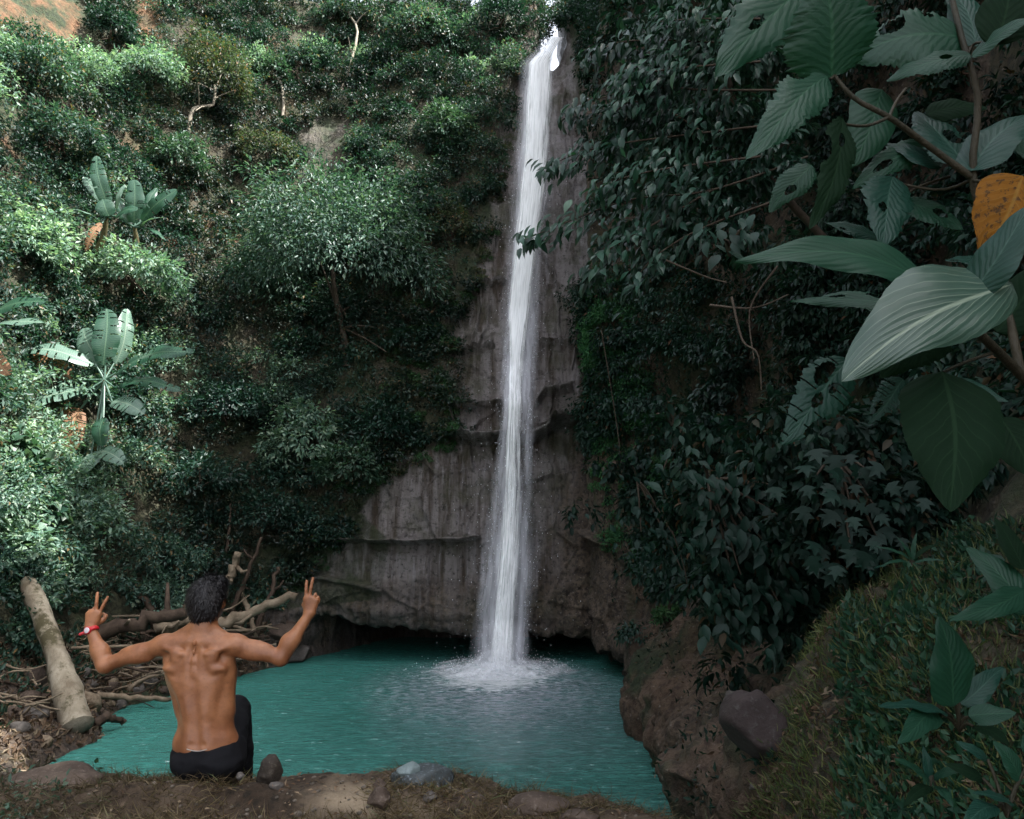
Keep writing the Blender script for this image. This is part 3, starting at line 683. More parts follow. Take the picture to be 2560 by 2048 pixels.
M_bark = wood_mat('bark', (.035, .024, .016), (.09, .07, .052), 5, (1, 1, .3))
M_palebark = wood_mat('pale_bark', (.18, .155, .12), (.32, .28, .22), 5, (1, 1, .3))

# sample points on the cliff
cc = (TV[:-1, :-1] + TV[1:, 1:] + TV[1:, :-1] + TV[:-1, 1:]) / 4; cn = GN[:-1, :-1]
area = np.linalg.norm(np.cross(TV[1:, 1:] - TV[:-1, :-1], TV[1:, :-1] - TV[:-1, 1:]), axis=-1) / 2
cx_, cy_, cd_ = proj(cc)
view = CAM - cc; facing = (cn * norm(view)).sum(-1)
flip = np.where(facing < 0, -1, 1)
inb = (cx_ > -420) & (cx_ < 2560) & (cy_ > -330) & (cy_ < 1760) & (cd_ > 1)
ub = np.broadcast_to(U[:-1, None], cc.shape[:2])
def sample(n, mask, rs, bias=None):
    w = area * mask
    if bias is not None: w = w * bias
    w = w.ravel(); w = w / w.sum(); k = rs.choice(len(w), n, p=w)
    p = cc.reshape(-1, 3)[k] + rs.normal(size=(n, 3)) * .02; return p, cn.reshape(-1, 3)[k], k
print('normal check left', cn[int(nu * .2), nr // 2], 'right', cn[int(nu * .85), nr // 2])

ROCKV = [(1165, 40), (1095, 130), (1070, 250), (1048, 340), (1030, 500), (1000, 600), (955, 690), (950, 800), (968, 925), (860, 960), (810, 1020), (750, 1095), (700, 1165), (640, 1215), (560, 1285), (560, 1480), (1345, 1480), (1352, 1390), (1335, 1215), (1262, 1130), (1245, 900), (1242, 640), (1262, 560), (1275, 400), (1255, 200), (1215, 60)]
bare = inpoly(cx_, cy_, ROCKV) & (cc[..., 1] > 16)
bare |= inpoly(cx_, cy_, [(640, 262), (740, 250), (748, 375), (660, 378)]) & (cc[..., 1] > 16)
soil_tl = inpoly(cx_, cy_, [(-60, -120), (150, -120), (180, 40), (150, 118), (70, 100), (-60, 50)]) & (cc[..., 1] > 10)
bare |= soil_tl
bare |= inpoly(cx_, cy_, [(505, 90), (700, 60), (740, 235), (620, 240), (545, 200)]) & (cc[..., 1] > 16) & (fbm(cc * 1.2, 3, 301) > .12)
bare |= inpoly(cx_, cy_, [(285, -20), (335, -20), (340, 105), (300, 105)])
bare |= inpoly(cx_, cy_, RB) & (cc[..., 1] < 17.5)
bank_left = (ub < 6.3) & (cc[..., 2] < 1.35)
left = (ub < 17.2) & ~bare & ~bank_left & (cc[..., 2] > .2) & inb
right = (ub >= 17.2) & ~bare & (cc[..., 2] > .8) & inb
near_r = right & (cc[..., 1] < 7.6) & (cc[..., 2] < 3.3)
right_far = right & ~near_r

def outw(n, v):
    s = np.sign((n * norm(CAM - v)).sum(-1, keepdims=True)); s[s == 0] = 1; return n * s
GROW = []      # (position, radius) of every undergrowth clump
def undergrowth(name, label, mask, n_blob, rr, per, L, mats, rs, bias=None, kind='stuff', T=T_SIMPLE, asp=.45, sq=.75, droop=.3, lift=.25, cat='undergrowth', by_x=False):
    p, n, k = sample(n_blob, mask, rs, bias)
    n = outw(n, p)
    rad = rs.uniform(rr[0], rr[1], n_blob)
    patch = fbm(p * .55, 3, 44)
    rad = rad * (1 + .5 * patch)
    LBs = [LB() for _ in mats]
    bx, by, _ = proj(p); tone = (sstep(420, 60, bx) * .36 + .25 * sstep(300, 60, by) * sstep(700, 300, bx)) if by_x else 0  # paler leaves leftward, darker elsewhere: sun and shade put into leaf colour
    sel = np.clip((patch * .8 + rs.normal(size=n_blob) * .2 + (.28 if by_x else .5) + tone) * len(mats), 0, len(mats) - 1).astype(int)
    for i in range(n_blob):
        r = rad[i]; npl = int(per * (r / np.mean(rr)) ** 1.6) + 4
        V, F = crown(rs, npl, 6, (r, r, r * sq), L * rs.uniform(.75, 1.25), asp, droop, .16, T)
        LBs[sel[i]].add(V + p[i] + n[i] * r * lift + np.array([0, 0, r * .1]), F)
    for j, (lb, mt) in enumerate(zip(LBs, mats)):
        if lb.n == 0: continue
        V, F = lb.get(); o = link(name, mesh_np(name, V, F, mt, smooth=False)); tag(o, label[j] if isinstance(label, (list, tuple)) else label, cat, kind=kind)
    return p, rad
rs = np.random.RandomState(21)
# dense low cover on the left slope
sunny = (1 + 1.6 * sstep(900, 200, cx_) * sstep(1250, 500, cy_))
undergrowth('undergrowth', ['undergrowth coloured blackish green for shade on the left slope', 'dark leafy undergrowth covering the left slope', 'mid green small-leaved undergrowth on the left slope', 'undergrowth coloured pale for sunlight near the left edge of the slope'],
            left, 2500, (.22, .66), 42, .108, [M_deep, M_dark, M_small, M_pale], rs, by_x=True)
up_l = left & (cx_ > 120) & (cx_ < 980) & (cy_ < 760)
undergrowth('undergrowth', ['low blackish cover filling the gaps of the upper left slope', 'low dark green cover filling the gaps of the upper left slope'], up_l, 620, (.22, .5), 40, .10, [M_deep, M_dark], rs, lift=.1)
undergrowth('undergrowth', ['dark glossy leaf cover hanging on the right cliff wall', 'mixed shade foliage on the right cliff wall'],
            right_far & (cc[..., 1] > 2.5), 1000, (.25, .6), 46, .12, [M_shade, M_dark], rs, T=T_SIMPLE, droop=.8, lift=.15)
edge_r = right & inpoly(cx_, cy_, [(1235, 560), (1320, 560), (1400, 900), (1480, 1190), (1340, 1230), (1262, 1120), (1240, 880)]) & (cc[..., 1] > 14)
undergrowth('climbing_moss', 'bright green moss and fern fringe down the right side of the rock face', edge_r, 320, (.14, .34), 70, .06, [leaf_mat('bright_moss', (.035, .13, .060), (.07, .22, .10), (.13, .27, .13), rough=.6, transl=.4, spec=.2)], rs, droop=.6, lift=.1, cat='moss')
edge_l = (ub < 17) & ((inpoly(cx_, cy_, [(1090, 120), (1050, 330), (1015, 520), (930, 700), (950, 900), (860, 950), (740, 1090), (600, 1160), (545, 1290), (600, 1290), (680, 1210), (760, 1110), (880, 975), (975, 940), (960, 820), (950, 700), (1010, 610), (1045, 480), (1065, 330), (1100, 140)]) |
         inpoly(cx_, cy_, [(830, 620), (980, 620), (940, 900), (840, 960), (740, 1090), (690, 1100), (780, 900)])) & (cc[..., 1] > 16))
undergrowth('climbing_moss', 'olive green moss and low ferns along the left side of the rock face', edge_l, 240, (.10, .26), 60, .055, [M_moss, M_olive], rs, droop=.5, lift=.05, cat='moss')
# hanging strands of creeper on the right wall
def strands(name, label, mask, n, ln, mat, rs, L=.09, cat='creeper'):
    p, nn, k = sample(n, mask, rs); nn = outw(nn, p); lb = LB()
    for i in range(n):
        m = int(ln * rs.uniform(.5, 1.3) / .035); t = np.arange(m) * .035
        c = p[i] + nn[i] * .25 + np.stack([.06 * np.sin(t * 3 + i), .06 * np.cos(t * 2.3 + i), -t], -1)
        a = rs.uniform(0, 6.28, m); d = np.stack([np.cos(a), np.sin(a), np.full(m, -.9)], -1); nz = np.stack([np.cos(a), np.sin(a), np.full(m, .8)], -1) + rs.normal(size=(m, 3)) * .3
        Ls = L * rs.uniform(.6, 1.3, m); V, F = leaves(c, d, nz, Ls, Ls * .5); lb.add(V, F)
    V, F = lb.get(); return tag(link(name, mesh_np(name, V, F, mat, False)), label, cat, kind='stuff')
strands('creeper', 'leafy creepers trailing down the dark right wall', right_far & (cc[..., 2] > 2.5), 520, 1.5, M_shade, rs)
strands('creeper', 'leafy creepers trailing over the left slope', left & (cc[..., 2] > 3), 260, 1.0, M_dark, rs)

# ------------------------------------------------------------------ individual trees and shrubs on the slopes
def trunk_mesh(p0, p1, r0, r1, rs, bend=.15, nb=5, spread=.6):
    mb = MB(); p0 = np.array(p0); p1 = np.array(p1); L = np.linalg.norm(p1 - p0)
    pts = smooth_path([p0, p0 + (p1 - p0) * .35 + rs.normal(size=3) * bend * L * .4, p0 + (p1 - p0) * .7 + rs.normal(size=3) * bend * L * .4, p1], 10)
    mb.add(*tube(pts, np.linspace(r0, r1, 10), 8, .06, 1))
    for b in range(nb):
        i = rs.randint(4, 9); q = pts[i]; d = norm(rs.normal(size=3) + np.array([0, -.4, .7])) * spread * rs.uniform(.6, 1.1)
        mb.add(*tube(smooth_path([q, q + d * .5 + np.array([0, 0, .06]), q + d], 5), np.linspace(r1 * .8, r1 * .25, 5), 5))
    return mb.get()
def plant(name, label, cat, x, y, rx, ry, L, mat, n_cl=None, per=7, off=None, depth=.8, asp=.45, T=T_SIMPLE, droop=.3, trunk=None, bark=None, group=None, seed=0, lump=.28, bottom=-.45, dY=None, spread=.12):
    """x, y, rx, ry: where and how large it shows on the photograph; it stands on the slope behind"""
    rs = np.random.RandomState(abs(seed + int(x * 7 + y)))
    h, n = hit(x, y + ry * .4)
    k = pxm((h[1] * cP + (h[2] - 3) * sP)); R0 = np.array([rx * k, rx * k * depth, ry * k])
    c = P(x, y, h[1] - R0[1] * (.55 if off is None else off)); 
    foot = P(x + (trunk or (0, 0))[0], y + ry * .9, h[1] + .1) if trunk is None else P(x + trunk[0], y + trunk[1], hit(x + trunk[0], y + trunk[1])[0][1] - .05)
    root = thing(name, label, cat, foot, group)
    nc = n_cl or int(60 + 3.2 * (R0[0] * R0[2]) / (L * L * asp))
    V, F = crown(rs, int(nc * 1.15), per, R0, L * .92, asp, droop, spread, T, lump=lump, bottom=bottom)
    child('crown', V + c, F, mat, root, smooth=False)
    V, F = trunk_mesh(foot, c + np.array([0, 0, -R0[2] * .1]), .035 + .03 * R0[0], .02 + .012 * R0[0], rs, spread=R0[0] * .7)
    child('trunk', V, F, bark or M_bark, root)
    return root
plant('round_tree', 'large rounded tree with grey-green leaves standing left of the waterfall', 'tree', 700, 545, 195, 165, .17, M_round, n_cl=1900, per=9, trunk=(30, 230), seed=1, droop=.5, asp=.38, depth=1.0, lump=.2)
plant('shrub', 'shrub with pale yellow-green leaf clusters below the large rounded tree', 'shrub', 645, 925, 80, 92, .17, M_pale, n_cl=300, per=8, droop=.5, seed=2)
plant('small_tree', 'small tree with bright leafy tufts before the dark rock at upper left', 'tree', 570, 150, 45, 32, .16, M_broad, n_cl=110, per=8, trunk=(25, 95), seed=3, bark=M_palebark)
plant('small_tree', 'small leafy tree just right of the bright tufted one', 'tree', 632, 128, 38, 32, .16, M_small, n_cl=110, per=8, trunk=(-5, 80), seed=4)
plant('tall_tree', 'thin pale-trunked tree with a leafy top near the upper middle', 'tree', 735, 28, 60, 42, .16, M_small, n_cl=190, per=7, trunk=(-18, 165), seed=5, bark=M_palebark)
plant('shrub', 'bushy shrub with mid green leaves left of the upper waterfall', 'shrub', 940, 268, 58, 60, .16, M_broad, n_cl=280, per=7, seed=6)
plant('shrub', 'dark shrub rooted in the orange soil at the upper left corner', 'shrub', 235, 62, 62, 55, .15, M_dark, n_cl=280, per=7, seed=7)
plant('tree', 'feathery olive-green tree spreading below the bare pale rock at upper left', 'tree', 452, 170, 88, 100, .13, M_olive, n_cl=520, per=8, trunk=(-55, 110), seed=8, bark=M_palebark)
plant('shrub', 'pale sunlit shrub between the orange soil and the feathery olive tree', 'shrub', 300, 150, 78, 48, .15, M_pale, n_cl=330, per=7, seed=9)
plant('shrub', 'sunlit leafy shrub under the orange soil at the left edge', 'shrub', 60, 150, 95, 60, .15, M_small, n_cl=420, per=7, seed=10)
plant('shrub', 'broad grey-green shrub above the upper pair of banana plants', 'shrub', 130, 290, 95, 60, .15, M_small, n_cl=400, per=7, seed=11)
plant('shrub', 'rounded shrub right of the upper banana plants', 'shrub', 370, 335, 65, 45, .15, M_broad, n_cl=300, per=7, seed=12)
plant('shrub', 'low pale shrub under the upper banana plants', 'shrub', 270, 580, 120, 50, .16, M_pale, n_cl=420, per=7, seed=13)
plant('shrub', 'bright yellow-green shrub at the left edge above the hanging banana leaves', 'shrub', 55, 520, 80, 75, .15, M_pale, n_cl=400, per=7, seed=14)
plant('shrub', 'sparse olive shrub beside the bare purple-grey rock patch', 'shrub', 560, 320, 60, 42, .13, M_olive, n_cl=240, per=7, seed=15)
plant('shrub', 'light green bush at the top edge left of the slender pale tree', 'shrub', 880, 60, 70, 50, .15, M_small, n_cl=300, per=7, seed=16)
plant('shrub', 'dark bush overhanging the top of the waterfall on its left', 'shrub', 1062, 34, 58, 58, .15, M_dark, n_cl=330, per=7, seed=17, off=.9)
plant('shrub', 'dark bush at the notch top right of the waterfall', 'shrub', 1262, 22, 50, 60, .15, M_dark, n_cl=330, per=7, seed=18, off=.9)
plant('shrub', 'rust-tinged low shrub beside the upper rock face', 'shrub', 950, 480, 48, 55, .10, M_olive, n_cl=300, per=7, seed=19)
plant('shrub', 'dense dark shrub left of the grey rock wall at middle height', 'shrub', 800, 900, 62, 60, .14, M_dark, n_cl=280, per=7, seed=20)
plant('shrub', 'broad-leaved dark shrub hanging over the rock at the lower middle', 'shrub', 740, 985, 68, 58, .15, M_broad, n_cl=260, per=7, seed=21)
plant('shrub', 'spreading fern-like shrub in the shade right of the big banana plant', 'shrub', 470, 860, 90, 55, .15, M_dark, n_cl=320, per=7, seed=22)
plant('shrub', 'feathery light shrub on the slope above the driftwood pile', 'shrub', 330, 1180, 90, 50, .10, M_small, n_cl=420, per=8, seed=23)
plant('shrub', 'pale small-leaved shrub just behind the man\'s head', 'shrub', 350, 1262, 70, 42, .085, M_pale, n_cl=420, per=8, seed=24)
plant('shrub', 'shaded shrub above the left end of the dark cave', 'shrub', 560, 1085, 80, 50, .13, M_dark, n_cl=280, per=7, seed=25)
plant('shrub', 'dark leafy shrub above the man between banana plant and pale shrub', 'shrub', 420, 1010, 95, 60, .14, M_dark, n_cl=320, per=7, seed=26)
plant('broadleaf_shrub', 'broad-leaved shrub at the left edge below the dried banana leaves', 'shrub', 40, 975, 60, 55, .22, M_broad, n_cl=90, per=7, asp=.75, T=T_OVAL, seed=27)
plant('broadleaf_shrub', 'broad-leaved sunlit shrub just above the leaning pale log', 'shrub', 70, 1070, 78, 50, .22, M_broad, n_cl=110, per=7, asp=.75, T=T_OVAL, seed=28)
plant('broadleaf_shrub', 'lowest broad-leaved shrub at the left edge touching the log top', 'shrub', 30, 1160, 70, 50, .2, M_pale, n_cl=110, per=7, asp=.75, T=T_OVAL, seed=29)
plant('shrub', 'small leafy shrub left of the middle of the pale log', 'shrub', 60, 1345, 48, 62, .12, M_small, n_cl=150, per=7, asp=.5, seed=30)
plant('shrub', 'low green fern clump on the brown rock right of the cave', 'shrub', 1405, 1300, 32, 24, .09, M_moss, n_cl=90, per=7, seed=31)
plant('shrub', 'leafy tuft growing on the moss at the foot of the right wall', 'shrub', 1560, 1330, 60, 34, .10, M_shade, n_cl=160, per=7, seed=32)

# ------------------------------------------------------------------ large single leaves
def big_leaf(base, tip, width, nh, arch=.12, fold=.15, wave=.03, seed=0, nt_=26, ns=12, shape='ovate', tears=0, curl=0.0, lop=0.0, eat=0, petiole=.02, bend=0.0):
    rs = np.random.RandomState(seed); base = np.array(base, float); tip = np.array(tip, float)
    ax = tip - base; L = np.linalg.norm(ax); T = ax / L; Nn = norm(np.array(nh, float) - T * np.dot(nh, T)); B = np.cross(Nn, T)
    t = np.linspace(0, 1, nt_ + 1)
    if shape == 'ovate': w = np.sin(math.pi * t ** .72) ** .75 * (1 - .25 * t)
    elif shape == 'banana': w = np.clip(np.sin(math.pi * t ** .9), 0, 1) ** .42
    elif shape == 'heart': w = np.sin(math.pi * np.clip(t, 0, 1) ** .55) ** .8 * (1 - .15 * t)
    else: w = np.sin(math.pi * t ** .85) ** .9
    w = np.maximum(w, 0) * width / 2
    e = 1 + .035 * np.sin(t * 13 + seed) + .012 * rs.normal(size=len(t)) * (1 if not eat else 5)
    s = np.linspace(-1, 1, ns + 1)
    C = base + T * (L * t)[:, None] + Nn * (arch * L * np.sin(math.pi * t) - curl * L * t ** 3)[:, None] + B * (.03 * L * np.sin(t * 4 + seed) + bend * L * np.sin(math.pi * t ** .8))[:, None]
    V = []; UV = []
    ph = rs.uniform(0, 6.28, 2)
    for i in range(nt_ + 1):
        for j in range(ns + 1):
            a = s[j]; hw = w[i] * e[i] * (1 + lop * a)
            z = fold * abs(a) ** 1.3 * hw - .55 * abs(a) ** 3 * hw * .4 + wave * L * math.sin(t[i] * 17 + ph[int(a > 0)]) * a * a
            V.append(C[i] + B * a * hw + Nn * z); UV.append((j / ns, t[i]))
    F = []
    cut = {}
    for sd in (0, 1):
        cut[sd] = set(rs.choice(nt_ - 2, tears, replace=False) + 1) if tears else set()
    bite = [(rs.uniform(.15, .95), rs.uniform(-1, 1), rs.uniform(.04, .12)) for _ in range(eat)]
    for i in range(nt_):
        for j in range(ns):
            a = (s[j] + s[j + 1]) / 2; sd = int(a > 0); tt = (t[i] + t[i + 1]) / 2
            if i in cut[sd] and abs(a) > .22: continue
            if any(math.hypot(tt - b[0], (a - b[1]) * .35) < b[2] for b in bite): continue
            q = i * (ns + 1) + j; F.append([q, q + 1, q + ns + 2, q + ns + 1])
    return np.array(V), np.array(F), np.array(UV)

# banana plants
M_ban = big_leaf_mat('banana_leaf', (.022, .075, .045), (.12, .20, .12), nv=34, slope=.05, rough=.32, transl=.35, vw=.12)
M_banp = big_leaf_mat('pale_banana_leaf', (.10, .18, .135), (.26, .32, .24), nv=34, slope=.05, rough=.3, transl=.3, vw=.12)
M_band = big_leaf_mat('dry_banana_leaf', (.22, .10, .04), (.30, .20, .10), dark=(.07, .03, .012), nv=34, slope=.05, rough=.7, transl=.2, vw=.12)
M_bst = wood_mat('banana_stem', (.05, .05, .025), (.16, .13, .06), 6, (1, 1, .3))
def banana(label, foot, hub, lv, r=.11, wk=1.0):
    Yd = hit(hub[0], hub[1] + 40)[0][1] - 1.5
    f = P(foot[0], foot[1], Yd + .5); h = P(hub[0], hub[1], Yd)
    root = thing('banana_plant', label, 'banana plant', f)
    V, F = tube(smooth_path([f, f * .5 + h * .5 + np.array([.05, 0, 0]), h], 8), np.linspace(r, r * .4, 8), 9, .05); child('stem', V, F, M_bst, root)
    for i, (x0, y0, x1, y1, w, dy0, dy, mt, tr, nh) in enumerate(lv):
        b = P(x0, y0, Yd - dy0); t = P(x1, y1, Yd - dy); k = pxm(Yd)
        V, F, UV = big_leaf(b, t, w * k * wk, nh, arch=.10, fold=.18, wave=.012, seed=abs(i * 3 + int(x0)), nt_=46, ns=8, shape='banana', tears=tr)
        o = child('leaf', V, F, {'g': M_ban, 'p': M_banp, 'd': M_band}[mt], root, uv=UV)
        if mt == 'd': o['label'] = 'dried orange-brown banana leaf'
        if i == 0 or True:
            V, F = tube([h, b * .5 + h * .5, b], [.03, .025, .02], 5); lk = link('leaf_stalk', mesh_np('leaf_stalk', V - np.array(root.location), F, M_banp), root)
FR = (.3, -1, .25)
banana('large banana plant with torn spreading leaves on the left slope', (185, 1060), (220, 800), [
    (222, 770, 224, 650, 46, .0, -.1, 'g', 9, FR), (240, 765, 272, 652, 34, -.2, -.5, 'p', 6, (.9, -.6, .2)), (212, 775, 178, 690, 42, -.1, -.3, 'p', 5, (-.2, -1, .3)),
    (200, 765, 36, 738, 36, .0, .5, 'p', 8, (.1, -1, .8)), (245, 785, 412, 742, 38, .0, .5, 'g', 8, (.1, -1, .8)), (185, 822, 8, 872, 40, .1, .6, 'p', 12, (-.1, -1, .7)),
    (240, 815, 385, 820, 26, .1, .5, 'g', 5, (0, -1, .9)), (236, 845, 305, 872, 34, .2, .5, 'p', 10, (0, -1, .6)), (218, 880, 212, 940, 30, .3, .4, 'g', 4, (0, -1, .2)),
    (205, 950, 262, 975, 32, .3, .7, 'p', 6, (0, -1, .7)), (210, 950, 175, 998, 30, .3, .6, 'p', 6, (0, -1, .7)), (190, 965, 130, 1000, 26, .3, .6, 'g', 4, (0, -1, .7)),
    (150, 800, 72, 745, 34, .0, .2, 'd', 8, (-.1, -1, .4)), (140, 845, 60, 935, 60, -.1, .1, 'd', 14, FR), (170, 860, 130, 960, 46, -.1, .1, 'd', 12, FR)], wk=1.2)
banana('darker banana plant with upright leaves higher on the left slope', (285, 545), (283, 478), [
    (285, 470, 282, 378, 40, .0, .1, 'g', 5, (.2, -1, .1)), (300, 470, 372, 398, 40, .1, .3, 'g', 4, (.2, -1, .5)), (270, 470, 248, 420, 22, .0, .1, 'g', 3, FR),
    (295, 478, 345, 458, 14, .1, .4, 'p', 3, (0, -.5, 1)), (290, 480, 350, 505, 14, .1, .4, 'g', 3, (0, -.5, 1)), (305, 460, 330, 395, 20, -.1, -.2, 'g', 3, FR)], r=.1)
banana('banana plant with one tall upright leaf and a broken pale stalk', (205, 530), (225, 455), [
    (225, 440, 205, 328, 34, .0, .1, 'g', 6, (.2, -1, .1)), (215, 430, 178, 372, 22, -.1, -.1, 'p', 5, FR), (245, 440, 262, 388, 10, .0, .1, 'p', 0, FR), (230, 455, 215, 420, 40, .1, .2, 'g', 4, FR),
    (212, 465, 140, 440, 12, .1, .4, 'p', 4, (0, -.5, 1)), (215, 470, 178, 528, 20, .1, .2, 'd', 14, FR), (245, 455, 290, 440, 26, .1, .3, 'g', 3, (0, -1, .5))], r=.1)
banana('banana plant reaching in from the left edge with two broad drooping leaves', (-60, 1000), (-55, 700), [
    (-50, 695, 98, 632, 46, .0, .5, 'g', 7, (.1, -1, .8)), (-50, 712, 92, 682, 44, .1, .7, 'p', 6, (.1, -.7, 1)), (-40, 720, 20, 790, 40, .2, .4, 'd', 9, FR)], r=.13)
# ------------------------------------------------------------------ the seated man
class SDF:
    def __init__(s, lo, hi, h):
        s.h = h; s.lo = np.array(lo, float); s.n = np.ceil((np.array(hi) - s.lo) / h).astype(int) + 1
        s.d = np.full(s.n, 1.0, np.float32)
        s.ax = [s.lo[i] + np.arange(s.n[i]) * h for i in range(3)]
    def _box(s, lo, hi):
        a = np.clip(np.floor((np.array(lo) - s.lo) / s.h).astype(int), 0, s.n); b = np.clip(np.ceil((np.array(hi) - s.lo) / s.h).astype(int) + 1, 0, s.n)
        sl = tuple(slice(a[i], b[i]) for i in range(3))
        X = np.stack(np.meshgrid(*[s.ax[i][sl[i]] for i in range(3)], indexing='ij'), -1); return sl, X
    def _blend(s, sl, d, k, sub=False):
        a = s.d[sl]
        if sub:
            h = np.clip(.5 - .5 * (a + d) / k, 0, 1); s.d[sl] = a * (1 - h) - d * h + k * h * (1 - h)
        else:
            h = np.clip(.5 + .5 * (a - d) / k, 0, 1); s.d[sl] = a * (1 - h) + d * h - k * h * (1 - h)
    def cap(s, a, b, ra, rb, k=.02, sub=False, flat=None):
        a = np.array(a, float); b = np.array(b, float); m = max(ra, rb) + k * 1.6 + .02
        sl, X = s._box(np.minimum(a, b) - m, np.maximum(a, b) + m)
        if X.size == 0: return
        ab = b - a; t = np.clip(((X - a) @ ab) / max(ab @ ab, 1e-9), 0, 1)
        q = X - a - t[..., None] * ab
        if flat is not None: q = q * np.array(flat)
        d = np.linalg.norm(q, axis=-1) - (ra + (rb - ra) * t); s._blend(sl, d.astype(np.float32), k, sub)
    def ell(s, c, r, k=.02, sub=False, rot=None):
        c = np.array(c, float); r = np.array(r, float); m = r.max() + k * 1.6 + .02
        sl, X = s._box(c - m, c + m)
        if X.size == 0: return
        q = X - c
        if rot is not None: q = q @ np.array(rot)
        k0 = np.linalg.norm(q / r, axis=-1); k1 = np.linalg.norm(q / (r * r), axis=-1) + 1e-6
        s._blend(sl, (k0 * (k0 - 1) / k1).astype(np.float32), k, sub)
    def mesh(s, disp=None):
        d = s.d
        if disp is not None: d = d + disp(s)
        n = np.array(d.shape); sg = d < 0
        c = [(i, j, k) for i in (0, 1) for j in (0, 1) for k in (0, 1)]
        tot = sum(sg[i:n[0] - 1 + i, j:n[1] - 1 + j, k:n[2] - 1 + k].astype(np.int8) for i, j, k in c)
        act = (tot > 0) & (tot < 8); I = np.argwhere(act)
        vid = np.full(act.shape, -1, np.int64); vid[act] = np.arange(len(I))
        vals = {q: d[I[:, 0] + q[0], I[:, 1] + q[1], I[:, 2] + q[2]] for q in c}
        acc = np.zeros((len(I), 3)); cnt = np.zeros(len(I))
        for a in c:
            for b in c:
                if a < b and sum(abs(a[i] - b[i]) for i in range(3)) == 1:
                    va, vb = vals[a], vals[b]; x = (va < 0) != (vb < 0); t = np.where(x, va / np.where(x, va - vb, 1), 0)
                    p = np.array(a) + t[:, None] * (np.array(b) - np.array(a)); acc += p * x[:, None]; cnt += x
        V = s.lo + (I + acc / cnt[:, None]) * s.h; F = []
        for ax in range(3):
            u, v = (ax + 1) % 3, (ax + 2) % 3
            sa = np.take(sg, np.arange(n[ax] - 1), ax); sb = np.take(sg, np.arange(1, n[ax]), ax)
            E = np.argwhere(sa != sb); E = E[(E[:, u] > 0) & (E[:, v] > 0) & (E[:, u] < n[u] - 1) & (E[:, v] < n[v] - 1)]
            fl = sa[E[:, 0], E[:, 1], E[:, 2]]
            def cell(du, dv): q = E.copy(); q[:, u] -= du; q[:, v] -= dv; return vid[q[:, 0], q[:, 1], q[:, 2]]
            Q = np.stack([cell(1, 1), cell(0, 1), cell(0, 0), cell(1, 0)], -1); Q[~fl] = Q[~fl][:, ::-1]; F.append(Q)
        F = np.concatenate(F); return V, F[(F >= 0).all(1)]

PX = {}
Bd = SDF((-.69, -.16, -.02), (.62, .30, .96), .0055)
# torso (back faces -y, towards the camera)
Bd.ell((.0, .02, .10), (.155, .105, .11), .05)
Bd.cap((.005, .03, .14), (.0, .035, .26), .110, .100, .05, flat=(.86, 1.15, 1))
Bd.cap((.0, .035, .26), (-.012, .045, .42), .100, .127, .05, flat=(.80, 1.2, 1))
Bd.ell((-.018, .055, .46), (.158, .098, .13), .05)
Bd.ell((-.018, .055, .545), (.155, .085, .075), .05)
# flanks / lats sweeping from arm pits to waist
for sx in (-1, 1):
    Bd.cap((-.018 + sx * .128, .03, .50), (.0 + sx * .10, .03, .27), .045, .04, .03)
    Bd.cap((-.018 + sx * .10, -.012, .45), (.0 + sx * .045, -.045, .27), .035, .018, .03)
    # erector columns
    Bd.cap((.0 + sx * .036, -.052, .10), (-.012 + sx * .034, -.034, .40), .026, .022, .05)
    # trapezius to shoulders
    Bd.cap((-.012 + sx * .02, .02, .665), (-.018 + sx * .15, .03, .590), .038, .036, .04)
    Bd.cap((-.015 + sx * .035, -.012, .60), (-.018 + sx * .13, .0, .585), .032, .034, .03)
    # deltoids
    Bd.ell((-.018 + sx * .178, .03, .583), (.050, .048, .048), .028)
    # shoulder blades: raised medial edge and muscle
    Bd.ell((-.016 + sx * .082, -.036, .525), (.034, .024, .055), .018, rot=np.array([[math.cos(sx * .35), 0, math.sin(sx * .35)], [0, 1, 0], [-math.sin(sx * .35), 0, math.cos(sx * .35)]]))
    Bd.ell((-.016 + sx * .112, -.030, .475), (.040, .024, .020), .03)
    Bd.cap((-.016 + sx * .060, -.048, .545), (-.016 + sx * .150, -.022, .575), .013, .013, .014)
    Bd.ell((-.014 + sx * .036, -.040, .50), (.018, .018, .075), .014)
    # hollow beside blades, and below them
    Bd.cap((-.016 + sx * .058, -.078, .53), (-.016 + sx * .072, -.074, .455), .009, .010, .018, sub=True)
    Bd.cap((-.016 + sx * .080, -.073, .438), (-.016 + sx * .135, -.055, .448), .008, .008, .02, sub=True)
    Bd.cap((sx * .085, -.085, .33), (sx * .065, -.095, .24), .010, .012, .03, sub=True)
# spine groove
Bd.cap((-.014, -.080, .56), (-.012, -.084, .42), .008, .009, .03, sub=True)
Bd.cap((-.012, -.088, .42), (.003, -.098, .13), .009, .011, .035, sub=True)
for q in range(4): Bd.ell((-.013, -.056, .60 - q * .045), (.007, .004, .012), .02)
for sx in (-1, 1): Bd.ell((.004 + sx * .03, -.098, .13), (.009, .010, .009), .015, sub=True)
